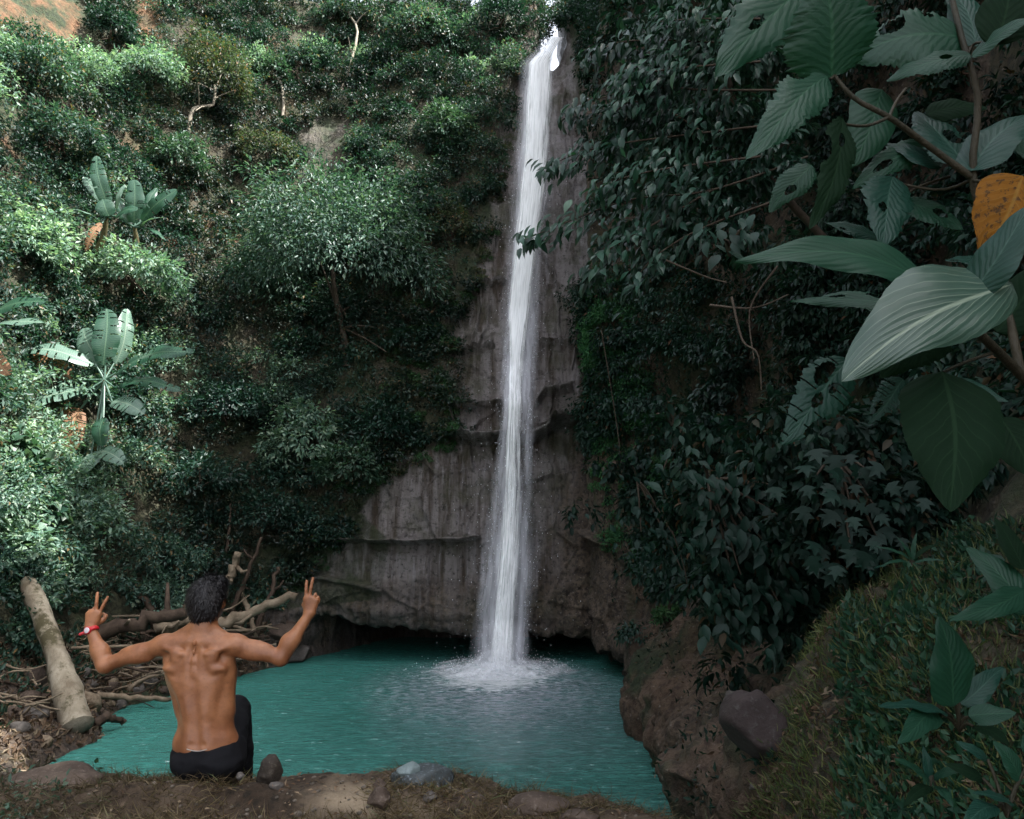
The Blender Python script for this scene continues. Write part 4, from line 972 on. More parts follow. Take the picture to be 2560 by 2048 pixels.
# neck and head
Bd.cap((-.012, .035, .60), (.0, .045, .72), .062, .054, .04)
Bd.cap((-.012 - .028, .0, .62), (.0 - .022, .005, .71), .022, .020, .02); Bd.cap((-.012 + .028, .0, .62), (.0 + .022, .005, .71), .022, .020, .02)
Bd.ell((.004, .055, .800), (.074, .092, .098), .03)
Bd.ell((.004, .115, .745), (.050, .050, .052), .03)          # jaw
Bd.ell((.004, .150, .785), (.011, .016, .018), .008)         # nose
Bd.ell((.004, .148, .752), (.022, .008, .007), .006)         # lips
for sx in (-1, 1):
    Bd.ell((.004 + sx * .030, .147, .805), (.012, .009, .008), .01, sub=True)
    Bd.ell((.004 + sx * .030, .140, .804), (.010, .009, .008), .004)      # eyes
    Bd.ell((.004 + sx * .076, .048, .785), (.010, .018, .030), .008)      # ears
    Bd.ell((.004 + sx * .086, .044, .788), (.006, .010, .018), .006, sub=True)
# arms
LS, LE, LW = np.array([-.190, .03, .580]), np.array([-.488, .045, .478]), np.array([-.592, .085, .655])
RS_, RE, RW = np.array([.158, .03, .580]), np.array([.378, .045, .515]), np.array([.502, .080, .725])
def arm(Sh, El, Wr, sgn):
    u = norm(El - Sh); f = norm(Wr - El)
    Bd.cap(Sh, Sh + (El - Sh) * .45, .046, .043, .03); Bd.cap(Sh + (El - Sh) * .4, El, .043, .036, .025)
    Bd.ell(Sh + (El - Sh) * .48 + np.array([0, .0, .014]), (.075, .032, .030), .02, rot=None)      # biceps
    Bd.ell(Sh + (El - Sh) * .45 + np.array([0, -.016, -.018]), (.080, .026, .026), .02)           # triceps
    Bd.ell(El + np.array([-sgn * 0 , -.006, -.006]), (.034, .032, .032), .02)
    Bd.cap(El, El + (Wr - El) * .42, .037, .038, .02); Bd.cap(El + (Wr - El) * .35, Wr, .037, .0235, .02)
    Bd.ell(El + (Wr - El) * .28 - sgn * np.array([.010, 0, 0]), (.036, .034, .055), .02)
    Bd.ell(Wr, (.026, .019, .022), .012)
arm(LS, LE, LW, -1); arm(RS_, RE, RW, 1)
def hand(Wr, up, side, spread, fold_lat, sc=1.0):
    """up: direction of the fingers; side: towards the thumb; palm faces +y, knuckles face the camera"""
    up = norm(up); side = norm(side - up * np.dot(side, up)); bk = np.cross(side, up); bk = bk if bk[1] < 0 else -bk
    K = lambda a, b, c: Wr + (side * a + up * b + bk * c) * sc
    Bd.cap(K(.014, .012, 0), K(.026, .078, .002), .017, .0145, .012); Bd.cap(K(.003, .012, .002), K(.008, .084, .004), .017, .0145, .012)
    Bd.cap(K(-.010, .012, 0), K(-.012, .080, .002), .016, .0140, .012); Bd.cap(K(-.018, .014, -.002), K(-.030, .070, -.002), .014, .0125, .012)
    sp = spread
    fs = [((.026, .082), sp * .55 + .05, (.040, .026, .021), .0090), ((.008, .088), -sp * .45 + .0, (.044, .029, .022), .0093)]
    for (a, b), ang, ln, r in fs:                      # straight index and middle finger
        p = K(a, b, .002); dv = up * math.cos(ang) + side * math.sin(ang)
        for q, l in enumerate(ln):
            dv2 = norm(dv - bk * (.10 * q)); p2 = p + dv2 * l * sc; Bd.cap(p, p2, r * (1 - .05 * q), r * (.95 - .06 * q), .004); p = p2
    for (a, b), ln, r in [((-.012, .082), (.032, .024, .018), .0088), ((-.030, .072), (.026, .019, .016), .0078)]:   # folded ring and little finger
        p = K(a, b, .002)
        for q, (l, fo) in enumerate(zip(ln, (.9, 2.3, 3.3))):
            dv = up * math.cos(fo) - bk * math.sin(fo); p2 = p + dv * l * sc; Bd.cap(p, p2, r, r * .95, .004); p = p2
    p = K(.020, .022, -.008)                           # thumb leaves the side of the palm and closes over the folded fingers
    for l, dv, r in [(.036, side * .62 + up * .65 - bk * .45, .0135), (.028, side * .05 + up * .70 - bk * .70, .0108), (.022, -side * .75 + up * .35 - bk * .5, .0095)]:
        p2 = p + norm(dv) * l * sc; Bd.cap(p, p2, r, r * .9, .007); p = p2
hand(LW, np.array([.12, .04, 1]), np.array([1, .12, 0]), .36, 0, .98)
hand(RW, np.array([.07, .03, 1]), np.array([-1, .12, 0]), .10, 0, 1.0)
V, F = Bd.mesh()
m, nt, out = nodes('tanned_skin')
n1 = noise_tex(nt, 9, 4, .6); n2 = noise_tex(nt, 70, 4, .65)
col = mix(nt, ramp(nt, n1, [(.35, 0.0), (.65, 1.0)]), (.165, .060, .024), (.28, .118, .052))
col = mix(nt, math_n(nt, 'MULTIPLY', ramp(nt, n2, [(.55, 0.0), (.75, 1.0)]), .5), col, (.10, .035, .016))
p = principled(nt, out, col, .5, bump(nt, n2, .3, .005), .4); p.inputs['Subsurface Weight'].default_value = .12; p.inputs['Subsurface Radius'].default_value = (.02, .008, .004); p.inputs['Subsurface Scale'].default_value = .6
SEAT = P(408, 1617, 3.93)
print('seat', SEAT)
man = thing('person', 'shirtless man seen from behind seated on the ledge, both arms raised in peace signs', 'person', SEAT)
man.rotation_euler = (0, 0, 0)
SC = 1.0
def pchild(name, V, F, mat, **kw):
    V = np.array(V, float); V[:, 0] += .055 * np.clip((.50 - V[:, 2]) / .5, 0, 1.1)
    o = link(name, mesh_np(name, V * np.array([.97, 1, .945]), F, mat, **kw), man); return o
# legs of the same body, inside the trousers
pchild('body', V, F, m)
# hair
Hr = SDF((-.13, -.10, .66), (.14, .22, .94), .005)
Hr.ell((.004, .040, .828), (.086, .100, .092), .02); Hr.ell((-.004, .002, .795), (.080, .070, .085), .03); Hr.ell((.0, -.005, .735), (.052, .044, .045), .03)
Hr.ell((.03, .06, .875), (.06, .07, .05), .02)
Hr.ell((.004, .165, .775), (.085, .085, .095), .02, sub=True)
def hd(s):
    X = np.stack(np.meshgrid(*s.ax, indexing='ij'), -1); return (.010 * fbm(X * np.array([34, 34, 20]), 3, 5) + .004 * fbm(X * 90, 2, 8)).astype(np.float32)
V, F = Hr.mesh(hd)
m, nt, out = nodes('black_hair'); nh = noise_tex(nt, 60, 4, .7, stretch=(1, 1, .35))
principled(nt, out, mix(nt, nh, (.004, .0035, .004), (.012, .010, .011)), .55, bump(nt, nh, .5, .006), .3)
# short locks over the scalp
rh = np.random.RandomState(4); hn = 5200; k = rh.choice(len(V), hn); c = V[k]; cen = np.array([.004, .045, .80])
o_ = norm(c - cen); dn_ = np.array([0, -.25, -1.0]) - o_ * (o_ @ np.array([0, -.25, -1.0]))[:, None]
sw = np.stack([rh.normal(size=hn) * .28, rh.normal(size=hn) * .2, rh.normal(size=hn) * .2], -1)
V2, F2 = leaves(c - o_ * .004, norm(dn_ * .9 + o_ * .25 + sw), o_, rh.uniform(.016, .034, hn), rh.uniform(.003, .006, hn), T_BLADE)
hb = MB(); hb.add(V, F); hb.add(V2, F2); V, F = hb.get(); pchild('hair', V, tri_fix(F), m, smooth=True)
# trousers
Tr = SDF((-.24, -.16, -.50), (.34, .66, .46), .0075)
Tr.ell((.006, .03, .055), (.170, .135, .115), .04); Tr.ell((-.055, .02, .02), (.105, .125, .075), .04); Tr.ell((.07, .02, .02), (.105, .125, .075), .04)
Tr.cap((-.085, .08, .075), (-.12, .46, .07), .098, .078, .03); Tr.cap((-.12, .46, .07), (-.13, .50, -.38), .074, .058, .03)
Tr.cap((.075, .08, .075), (.030, .38, .200), .095, .062, .03); Tr.cap((.030, .38, .200), (.03, .44, -.16), .068, .055, .03)
Tr.cap((.09, .02, .08), (.050, .24, .16), .075, .070, .03)
# open waist, cut lower at the middle of the back
Tr.ell((.004, .02, .235), (.152, .125, .150), .012, sub=True)
sl, X = Tr._box((-.24, -.16, .0), (.20, .12, .30))
cut = (X[..., 2] - (.098 + .42 * np.abs(X[..., 0] - .004) + .5 * np.maximum(X[..., 1], 0))) * 1.0
Tr.d[sl] = np.where((X[..., 1] < .10) & (X[..., 0] < .17), np.maximum(Tr.d[sl], cut.astype(np.float32)), Tr.d[sl])
def td(s):
    X = np.stack(np.meshgrid(*s.ax, indexing='ij'), -1)
    return (.010 * fbm(X * np.array([9, 9, 22]), 3, 15) + .003 * fbm(X * 40, 2, 18)).astype(np.float32)
V, F = Tr.mesh(td)
m, nt, out = nodes('black_cloth'); nw = noise_tex(nt, 14, 4, .6); nf = noise_tex(nt, 300, 2, .5)
principled(nt, out, mix(nt, nw, (.004, .004, .005), (.010, .010, .012)), .9, bump(nt, math_n(nt, 'ADD', nw, math_n(nt, 'MULTIPLY', nf, .2)), .5, .01), .12)
pchild('trousers', V, F, m)
# pale waistband edge of the underwear
t = np.linspace(-.045, .050, 12); pts = np.stack([t + .004, -.104 - .0 * t, .105 + 1.0 * (t - .004) ** 2 * 4], -1); V, F = tube(pts, .0022, 6)
m2, nt, out = nodes('pale_elastic'); principled(nt, out, (.30, .27, .24), .7); pchild('waistband', V, F, m2)
# legs and feet below the trousers
Ft = SDF((-.24, .36, -.62), (.34, .76, -.02), .008)
for ax_, az, xx in ((.50, -.36, -.13), (.44, -.16, .03)):
    Ft.cap((xx, ax_, az + .03), (xx, ax_, az - .10), .040, .034, .02); Ft.cap((xx, ax_ + .0, az - .125), (xx, ax_ + .15, az - .145), .032, .022, .02)
    for q in range(5): Ft.cap((xx - .03 + q * .015, ax_ + .15, az - .145), (xx - .034 + q * .017, ax_ + .195 - abs(q - 1) * .006, az - .150), .010, .008, .005)
V, F = Ft.mesh(); pchild('foot', V, F, bpy.data.materials['tanned_skin'])
# red wrist watch on the raised left wrist
m_red, nt, out = nodes('red_strap'); principled(nt, out, mix(nt, noise_tex(nt, 60, 2), (.33, .005, .010), (.42, .010, .018)), .45)
m_face, nt, out = nodes('watch_face'); principled(nt, out, (.5, .45, .47), .15, None, .6)
ua = norm(LW - LE); Wc = LW - ua * .012; b1 = norm(np.cross(ua, [0, 1, 0])); b2 = np.cross(ua, b1)
mb = MB(); prev = None; V = []; nn = 28
for i in range(nn):
    a = i / nn * 2 * math.pi; rd = b1 * math.cos(a) * .0300 + b2 * math.sin(a) * .0255; rn = norm(rd)
    for (rr_, hh) in ((0, -.011), (.006, -.010), (.006, .010), (0, .011)): V.append(Wc + rd + rn * rr_ + ua * hh)
V = np.array(V); F = [[i * 4 + j, i * 4 + (j + 1) % 4, ((i + 1) % nn) * 4 + (j + 1) % 4, ((i + 1) % nn) * 4 + j] for i in range(nn) for j in range(4)]
w = pchild('watch_strap', V, F, m_red, smooth=False)
bkd = norm(np.array([-.25, -1, .25])); bkd = norm(bkd - ua * np.dot(bkd, ua)); sd_ = np.cross(ua, bkd)
def disc(c, nrm, u, v, r, h, seg=22):
    a = np.arange(seg) * 2 * math.pi / seg; ring = (np.cos(a) * r)[:, None] * u + (np.sin(a) * r)[:, None] * v
    V = np.vstack([c + ring, c + ring + nrm * h * .7, c + ring * .86 + nrm * h, c + nrm * h]); F = []
    for i in range(seg):
        j = (i + 1) % seg; F += [[i, j, seg + j, seg + i], [seg + i, seg + j, 2 * seg + j, 2 * seg + i], [2 * seg + i, 2 * seg + j, 3 * seg, 3 * seg]]
    return V, tri_fix(np.array(F))
V, F = disc(Wc + bkd * .026, bkd, ua, sd_, .0195, .010); pchild('watch_case', V, F, m_red, smooth=False)
V, F = disc(Wc + bkd * .0345, bkd, ua, sd_, .0145, .003); pchild('watch_face', V, F, m_face, smooth=False)
V, F = tube([Wc - sd_ * .02 + b1 * .0, Wc + np.array([-.035, -.012, -.012]), Wc + np.array([-.052, -.014, -.020])], [.009, .008, .007], 8)
pchild('strap_end', V, F, m_red)
# ------------------------------------------------------------------ large-leaved plant in the right foreground
M_bl = big_leaf_mat('large_leaf', (.012, .058, .032), (.030, .090, .050), nv=11, rough=.5, transl=.22, spec=.3)
M_bl2 = big_leaf_mat('large_leaf_glossy', (.012, .052, .036), (.045, .10, .075), nv=11, rough=.42, transl=.18, spec=.25)
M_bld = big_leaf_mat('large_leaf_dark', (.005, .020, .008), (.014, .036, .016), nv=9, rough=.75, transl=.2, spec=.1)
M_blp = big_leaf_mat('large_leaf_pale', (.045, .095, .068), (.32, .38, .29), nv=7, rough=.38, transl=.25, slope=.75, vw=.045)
M_blo = big_leaf_mat('large_leaf_orange', (.28, .11, .008), (.26, .14, .03), dark=(.12, .05, .010), nv=9, rough=.65, transl=.3, spec=.1, spots=(.06, .03, .012))
M_stem = wood_mat('green_brown_stem', (.022, .022, .012), (.05, .04, .024), 9, (1, 1, .3), rough=.6)
LM = {'g': M_bl, 's': M_bl2, 'd': M_bld, 'p': M_blp, 'o': M_blo}
plant_root = thing('large_leaf_plant', 'plant with very large dark green leaves filling the upper right foreground', 'plant', (1.75, 2.3, 1.6))
# base x,y  tip x,y  width  depth base, depth tip, material, normal, arch, fold, seed, eaten, lop, label
BL = [
 (1706, -70, 1518, 168, 168, 2.9, 2.7, 'g', (.25, -1, .15), .05, .10, 1, 2, 0, None),
 (1757, 162, 1728, -62, 232, 2.6, 2.45, 'g', (.0, -1, -.25), .05, .12, 2, 1, 0, None),
 (2030, 78, 1778, 118, 168, 2.75, 2.8, 'g', (-.1, -1, .1), .10, .10, 3, 2, .1, None),
 (1748, 165, 1563, 326, 112, 2.55, 2.4, 'g', (.1, -1, .25), .07, .14, 4, 1, 0, None),
 (1862, 190, 1788, 352, 118, 2.85, 2.85, 'g', (.1, -1, .1), .04, .10, 5, 0, 0, None),
 (1776, 250, 1714, 482, 88, 2.45, 2.35, 'd', (.35, -1, .0), .03, .22, 6, 2, 0, 'dark leaf hanging straight down'),
 (2040, 112, 1868, 172, 78, 2.7, 2.75, 'g', (0, -1, .5), .08, .12, 7, 1, 0, None),
 (1705, 345, 1622, 448, 70, 2.8, 2.8, 'g', (0, -1, .2), .04, .1, 8, 1, 0, None),
 (2058, 98, 1996, -30, 92, 2.75, 2.85, 's', (-.15, -.75, .8), .05, .12, 9, 0, 0, None),
 (2090, 95, 2140, -60, 120, 2.5, 2.5, 'd', (-.3, -1, -.1), .04, .12, 10, 0, 0, None),
 (2045, 118, 2185, 34, 62, 2.55, 2.4, 'g', (-.2, -.9, .5), .08, .15, 11, 0, 0, None),
 (2032, 352, 1925, 232, 112, 2.75, 2.95, 's', (-.1, -.8, .9), .06, .14, 12, 1, 0, None),
 (2048, 362, 2165, 232, 120, 2.7, 2.8, 's', (-.2, -.75, .85), .06, .16, 13, 0, 0, None),
 (1985, 350, 1862, 300, 74, 2.85, 2.95, 's', (0, -.9, .6), .05, .12, 14, 0, 0, None),
 (1965, 300, 1795, 395, 72, 2.95, 2.9, 'g', (.1, -1, .3), .06, .1, 15, 1, 0, None),
 (1882, 372, 1852, 520, 116, 2.9, 2.8, 's', (.2, -1, .5), .05, .16, 16, 1, 0, None),
 (1905, 420, 2030, 486, 84, 2.95, 2.9, 'g', (0, -1, .5), .05, .12, 17, 1, 0, None),
 (2158, 372, 2066, 536, 185, 2.35, 2.35, 'o', (-.2, -1, .1), .05, .10, 18, 0, .12, 'yellowing orange leaf with brown spots'),
 (2016, 655, 1553, 555, 112, 2.45, 2.3, 'g', (.02, -1, .35), .06, .20, 19, 0, 0, 'long arching leaf with a drooping tip'),
 (2012, 650, 1660, 640, 64, 2.6, 2.7, 'g', (0, -1, .5), .05, .14, 20, 4, 0, 'leaf with an insect-eaten tip'),
 (2120, 590, 1776, 802, 205, 2.3, 2.15, 'p', (-.15, -1, .22), .07, .12, 21, 0, -.18, 'pale leaf with white veins'),
 (2036, 632, 2178, 425, 96, 2.3, 2.2, 's', (-.35, -.9, .6), .05, .18, 22, 0, 0, None),
 (1792, 762, 1640, 932, 112, 2.7, 2.65, 's', (.1, -1, .35), .04, .12, 23, 5, 0, 'ragged leaf with one side eaten to ribs'),
 (1905, 800, 1826, 892, 66, 2.75, 2.75, 's', (.1, -1, .35), .04, .1, 24, 5, 0, None),
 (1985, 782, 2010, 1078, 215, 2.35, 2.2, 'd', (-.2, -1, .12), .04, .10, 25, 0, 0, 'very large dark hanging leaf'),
 (1990, 660, 1860, 800, 110, 2.65, 2.6, 'd', (.1, -1, .2), .04, .1, 26, 1, 0, None),
 (2000, 800, 2125, 845, 50, 2.7, 2.6, 's', (0, -.9, .7), .05, .12, 27, 0, 0, None),
 (2100, 700, 2185, 560, 110, 2.75, 2.8, 'd', (0, -1, .2), .04, .1, 28, 0, 0, None),
 (2090, 560, 1990, 545, 60, 2.8, 2.8, 's', (0, -.8, .9), .06, .15, 29, 2, 0, None),
 (2110, 270, 2170, 340, 70, 2.9, 2.8, 'g', (0, -1, .4), .05, .1, 30, 0, 0, None),
 (1950, 240, 2080, 225, 70, 3.1, 3.1, 'd', (0, -1, .4), .05, .1, 31, 0, 0, None),
 (1850, 500, 1740, 470, 60, 3.1, 3.1, 's', (0, -.9, .6), .05, .1, 32, 1, 0, None),
 (2100, 880, 2190, 1010, 110, 2.7, 2.6, 'd', (-.1, -1, .3), .05, .1, 33, 0, 0, None),
]
for (x0, y0, x1, y1, w, d0, d1, mt, nh, ar, fo, sd, ea, lp, lab) in BL:
    b, t = P(x0, y0, d0), P(x1, y1, d1); k = pxm((d0 + d1) / 2)
    V, F, UV = big_leaf(b, t, w * k * 1.08, nh, ar, fo, .012, sd, 64 if ea else 30, 36 if ea else 14, eat=ea, lop=lp, curl=.02, bend=-.16 if sd == 19 else 0, tears=7 if sd in (23, 24) else 0)
    o = child('leaf', V, F, LM[mt], plant_root, uv=UV)
    if lab: o['label'] = lab
def stem(pts, r0, r1, name='stem', root=plant_root, mat=M_stem, n=14):
    q = smooth_path([P(*p) for p in pts], n); V, F = tube(q, np.linspace(r0, r1, n), 9, .04, 2); return child(name, V, F, mat, root)
stem([(2250, 900, 2.75), (2150, 790, 2.7), (2060, 700, 2.5), (2016, 648, 2.45)], .020, .011)
stem([(2150, 790, 2.7), (2100, 560, 2.8), (2048, 380, 2.72), (2060, 210, 2.7), (2030, 100, 2.72), (1995, -40, 2.8)], .016, .010)
stem([(2044, 372, 2.72), (1945, 300, 2.68), (1872, 247, 2.62), (1800, 208, 2.6), (1757, 160, 2.6)], .013, .007)
for pts in ([(1872, 247, 2.62), (1888, 212, 2.68), (1908, 186, 2.7)], [(1872, 247, 2.62), (1825, 265, 2.55), (1776, 262, 2.45)], [(2035, 118, 2.72), (2052, 92, 2.72), (2085, 90, 2.6)], [(1757, 160, 2.6), (1752, 164, 2.58), (1748, 168, 2.55)],
            [(2048, 380, 2.72), (2090, 385, 2.55), (2150, 388, 2.36)], [(2016, 648, 2.45), (2080, 620, 2.35), (2122, 588, 2.3)], [(2048, 378, 2.75), (1980, 400, 2.85), (1885, 385, 2.9)], [(2060, 700, 2.55), (1900, 745, 2.65), (1795, 764, 2.7)], [(2100, 740, 2.6), (2040, 760, 2.5), (1985, 784, 2.35)], [(2000, 372, 2.9), (1930, 395, 2.9), (1905, 420, 2.95)]):
    stem(pts, .006, .0045, 'leaf_stalk', n=8)

# ------------------------------------------------------------------ small-leaved branch hanging over the falls
lm = {}
def leaf_data(name, T, mat, asp, droopv=.0):
    V, F = leaves(np.zeros((1, 3)), np.array([[1., 0, 0]]), np.array([[0, 0, 1.]]), np.array([1.]), np.array([asp]), T); return mesh_np(name, V, F, mat, smooth=False)
T_FINE = (np.array([[0, 0, 0], [.1, .2, .03], [.3, .46, .08], [.55, .48, .07], [.8, .25, .0], [1, 0, -.16], [.8, -.25, .0], [.55, -.48, .07], [.3, -.46, .08], [.1, -.2, .03], [.3, 0, 0], [.6, 0, .01], [.82, 0, -.05]]),
          np.array([[0, 10, 1], [1, 10, 2], [2, 10, 11], [2, 11, 3], [3, 11, 12], [3, 12, 4], [4, 12, 5], [0, 9, 10], [9, 8, 10], [8, 11, 10], [8, 7, 11], [7, 12, 11], [7, 6, 12], [6, 5, 12]]))
def place_leaf(name, data, root, p, d, n, L):
    d = norm(d); b = norm(np.cross(n, d)); n = np.cross(d, b)
    o = bpy.data.objects.new(name, data); COL.objects.link(o); o.parent = root
    M = Matrix(((d[0] * L, b[0] * L, n[0] * L, p[0] - root.location[0]), (d[1] * L, b[1] * L, n[1] * L, p[1] - root.location[1]), (d[2] * L, b[2] * L, n[2] * L, p[2] - root.location[2]), (0, 0, 0, 1)))
    o.matrix_local = M; return o
def ovar(name, c1, c2, rough, tr, spec=.28):
    m = leaf_mat(name, c1, c2, None, rough, tr, spec=spec); nt = m.node_tree
    oi = nt.nodes.new('ShaderNodeObjectInfo'); r = [n for n in nt.nodes if n.type == 'VALTORGB'][0]; nt.links.new(oi.outputs['Random'], r.inputs[0]); return m
LD1 = leaf_data('leaf', T_FINE, ovar('branch_leaf', (.020, .078, .050), (.050, .14, .092), .3, .3), .40)
LD2 = leaf_data('leaf', T_FINE, ovar('branch_leaf_pale', (.08, .16, .12), (.17, .27, .21), .25, .3), .50)
LD3 = leaf_data('leaf', T_LOBE, ovar('lobed_leaf', (.005, .028, .018), (.011, .045, .031), .55, .2), .95)
LD4 = leaf_data('leaf', T_FINE, ovar('hanging_leaf', (.006, .033, .021), (.014, .056, .038), .5, .22), .48)
tree = thing('overhanging_tree', 'tree on the right with drooping glossy leaves reaching across the waterfall', 'tree', (4.6, 8.6, 3.2))
V, F = tube(smooth_path([(6.6, 10.8, 4.4), (5.4, 10.4, 5.6), (4.2, 9.8, 6.6), (3.0, 9.2, 7.6), (2.6, 9.0, 8.8)], 14), np.linspace(.08, .03, 14), 9, .06); child('trunk', V, F, M_bark, tree)
rt = np.random.RandomState(9)
BR = [([(1700, 330, 8.4), (1500, 400, 8.2), (1330, 420, 8.0), (1200, 465, 7.9), (1105, 505, 7.9)], .95), ([(1650, 260, 8.3), (1480, 280, 8.1), (1320, 300, 8.0), (1225, 320, 7.9), (1150, 352, 7.9)], .9),
      ([(1660, 190, 8.2), (1500, 190, 8.1), (1370, 185, 8.0), (1270, 205, 8.0), (1195, 240, 8.0)], .95), ([(1650, 90, 8.2), (1520, 90, 8.1), (1400, 85, 8.0), (1300, 90, 8.0), (1245, 120, 8.0)], .9),
      ([(1500, 400, 8.2), (1380, 470, 8.0), (1290, 520, 7.9), (1250, 575, 7.9)], .8), ([(1480, 280, 8.1), (1400, 230, 8.0), (1330, 215, 7.9), (1290, 240, 7.9)], .8), ([(1600, 130, 8.1), (1470, 140, 7.9), (1380, 150, 7.8), (1320, 160, 7.8)], .8),
      ([(1640, 420, 8.2), (1480, 480, 8.0), (1380, 540, 7.9), (1330, 600, 7.9)], .5), ([(1600, 330, 8.0), (1440, 350, 7.8), (1330, 370, 7.7), (1250, 400, 7.7)], .8), ([(1600, 40, 8.1), (1470, 40, 7.9), (1390, 45, 7.8)], .7)]
cand = []; lb = LB()
for pts, dn in BR:
    q = smooth_path([P(*p) for p in pts], 30); V, F = tube(q, np.linspace(.014, .004, 30), 6); child('branch', V, F, M_bark, tree)
    for j in range(6, 30):
        for _ in range(int(9 * dn)):
            off = rt.normal(size=3) * np.array([.13, .18, .10]) * (1.25 - j / 40)
            p = q[j] + off + np.array([0, 0, -.02]); d = np.array([-.45 + rt.normal() * .35, rt.normal() * .4 - .2, -.85 + rt.normal() * .3]); n = np.array([-.5 + rt.normal() * .35, -.65 + rt.normal() * .3, .65])
            cand.append((p, d, n, rt.uniform(.10, .19)))
rt.shuffle(cand)
cand.sort(key=lambda c: c[0][1])
for i, (p, d, n, L) in enumerate(cand):
    if i < 290: place_leaf('leaf', LD2 if rt.rand() < .14 else LD1, tree, p, d, n, L)
    else:
        V, F = leaves(p[None], np.array([d]), np.array([n]), np.array([L]), np.array([L * .42]), T_OVAL); lb.add(V, F)
for _ in range(46):      # fuller foliage farther in
    c = P(rt.uniform(1330, 1640), rt.uniform(-40, 520), rt.uniform(8.4, 9.6)); V, F = crown(rt, 26, 6, (.42, .42, .34), .15, .42, .9, .2, T_OVAL); lb.add(V + c, F)
V, F = lb.get(); o = child('foliage', V, F, M_hang, tree, smooth=False); o['kind'] = 'stuff'

# lobed dark foliage hanging in the shade
def hanging(label, spots, data, L, n, Ys, seed, cat='shrub', yel=0, stuff=0, matst=None, name='hanging_shrub', wid=(46, 40)):
    r_ = np.random.RandomState(seed); f = P(spots[0][0] + 12, spots[0][1] + 30, Ys + .25); root = thing(name, label, cat, f)
    tot = []
    for (x, y) in spots:
        q = smooth_path([f, (f + P(x, y, Ys)) / 2 + np.array([0, 0, .03]), P(x, y, Ys)], 8); V, F = tube(q, np.linspace(.02, .006, 8), 5); child('branch', V, F, M_bark, root)
    for i in range(n):
        x, y = spots[r_.randint(len(spots))]; p = P(x + r_.normal() * wid[0], y + r_.normal() * wid[1], Ys + r_.normal() * .22)
        place_leaf('leaf', data, root, p, np.array([r_.normal() * .5, -.45 + r_.normal() * .3, -.8]), np.array([r_.normal() * .35, -.8, .65]), L * r_.uniform(.7, 1.25))
    if stuff:
        lb = LB()
        for _ in range(stuff):
            x, y = spots[r_.randint(len(spots))]; c = P(x + r_.normal() * wid[0] * 1.2, y + r_.normal() * wid[1] * 1.2, Ys + .25 + r_.uniform(0, .7)); V, F = crown(r_, 16, 6, (.3, .3, .3), L * .8, .5, .8, .2, T_OVAL); lb.add(V + c, F)
        V, F = lb.get(); o = child('foliage', V, F, matst or M_shade, root, smooth=False); o['kind'] = 'stuff'
hanging('shrub with dark lobed leaves hanging below the ragged big leaf', [(1750, 935), (1820, 985), (1790, 1060), (1850, 1080), (1720, 1000), (1860, 1160), (1790, 1150)], LD3, .125, 90, 5.6, 3, stuff=60)
hanging('dense shrub with small oval leaves drooping above the brown rock bank', [(1480, 980), (1540, 1040), (1580, 1120), (1500, 1110), (1640, 1180), (1560, 1210), (1680, 1110), (1620, 1020), (1640, 1270), (1560, 1290)], LD4, .15, 280, 7.2, 5, stuff=60)
hanging('leafy sprig cluster at the foot of the green moss fringe', [(1330, 980), (1380, 1060), (1350, 1120), (1420, 1130), (1440, 1210)], LD4, .14, 110, 11.2, 6, stuff=26, wid=(40, 40))
hanging('sparse thin sprig with round leaves left of the long arching leaf', [(1525, 505), (1570, 475), (1545, 525)], LD4, .11, 22, 4.2, 8, wid=(24, 20))

# thin bare twigs and roots hanging in the shade on the right
rv = np.random.RandomState(77)
for i, pts in enumerate([[(1540, 620, 6.5), (1560, 700, 6.4), (1590, 760, 6.4), (1610, 830, 6.4)], [(1500, 640, 6.6), (1570, 650, 6.5), (1660, 620, 6.4)], [(1640, 560, 6.4), (1600, 640, 6.4), (1590, 760, 6.4)],
                         [(1420, 1120, 11), (1440, 1200, 11), (1450, 1260, 11)], [(1270, 690, 13), (1300, 900, 13), (1310, 1000, 12.8)], [(1400, 540, 7.5), (1480, 580, 7.4), (1530, 600, 7.3)], [(1440, 900, 8.5), (1400, 1000, 8.5), (1420, 1090, 8.5)]]):
    q = smooth_path([P(*p) + rv.normal(size=3) * .03 for p in pts], 18); V, F = tube(q, np.linspace(.011, .005, 18), 6, .1, i)
    o = link('hanging_vine', mesh_np('hanging_vine', V, F, M_bark)); tag(o, ['thin bare vine curving down behind the long arching leaf', 'thin bare twig running level left of the arching leaf', 'thin bare vine slanting to meet the curving one', 'bare vine trailing down over the brown rock right of the falls', 'long bare vine hanging beside the green moss fringe', 'bare twig sloping down below the overhanging tree', 'bare vine hanging through the leaves at mid height on the right wall'][i], 'vine', 'bare vines hanging in the shade on the right')

# ------------------------------------------------------------------ right bank: grass, plants, boulder, litter
def tri_cloud_on(mask, n, rs, L, asp, mat, name, label, cat, up=.9, side=.8, T=T_BLADE, parent=None, tuft=1):
    p, nn, k = sample(max(1, n // tuft), mask, rs); nn = outw(nn, p); p = np.repeat(p, tuft, 0); nn = np.repeat(nn, tuft, 0); m_ = len(p)
    p = p + rs.normal(size=(m_, 3)) * .03 * (tuft > 1)
    d = nn * side + np.array([0, 0, up]) + rs.normal(size=(m_, 3)) * .65; fn = norm(rs.normal(size=(m_, 3)) + nn)
    Ls = L * rs.uniform(.5, 1.4, m_); V, F = leaves(p, d, fn, Ls, Ls * asp, T); o = link(name, mesh_np(name, V, F, mat, False)); return tag(o, label, cat, kind='stuff')
rg = np.random.RandomState(31)
M_cover = leaf_mat('bank_cover_leaves', (.015, .06, .035), (.03, .10, .06), (.06, .14, .08), rough=.5, transl=.3, spec=.3)
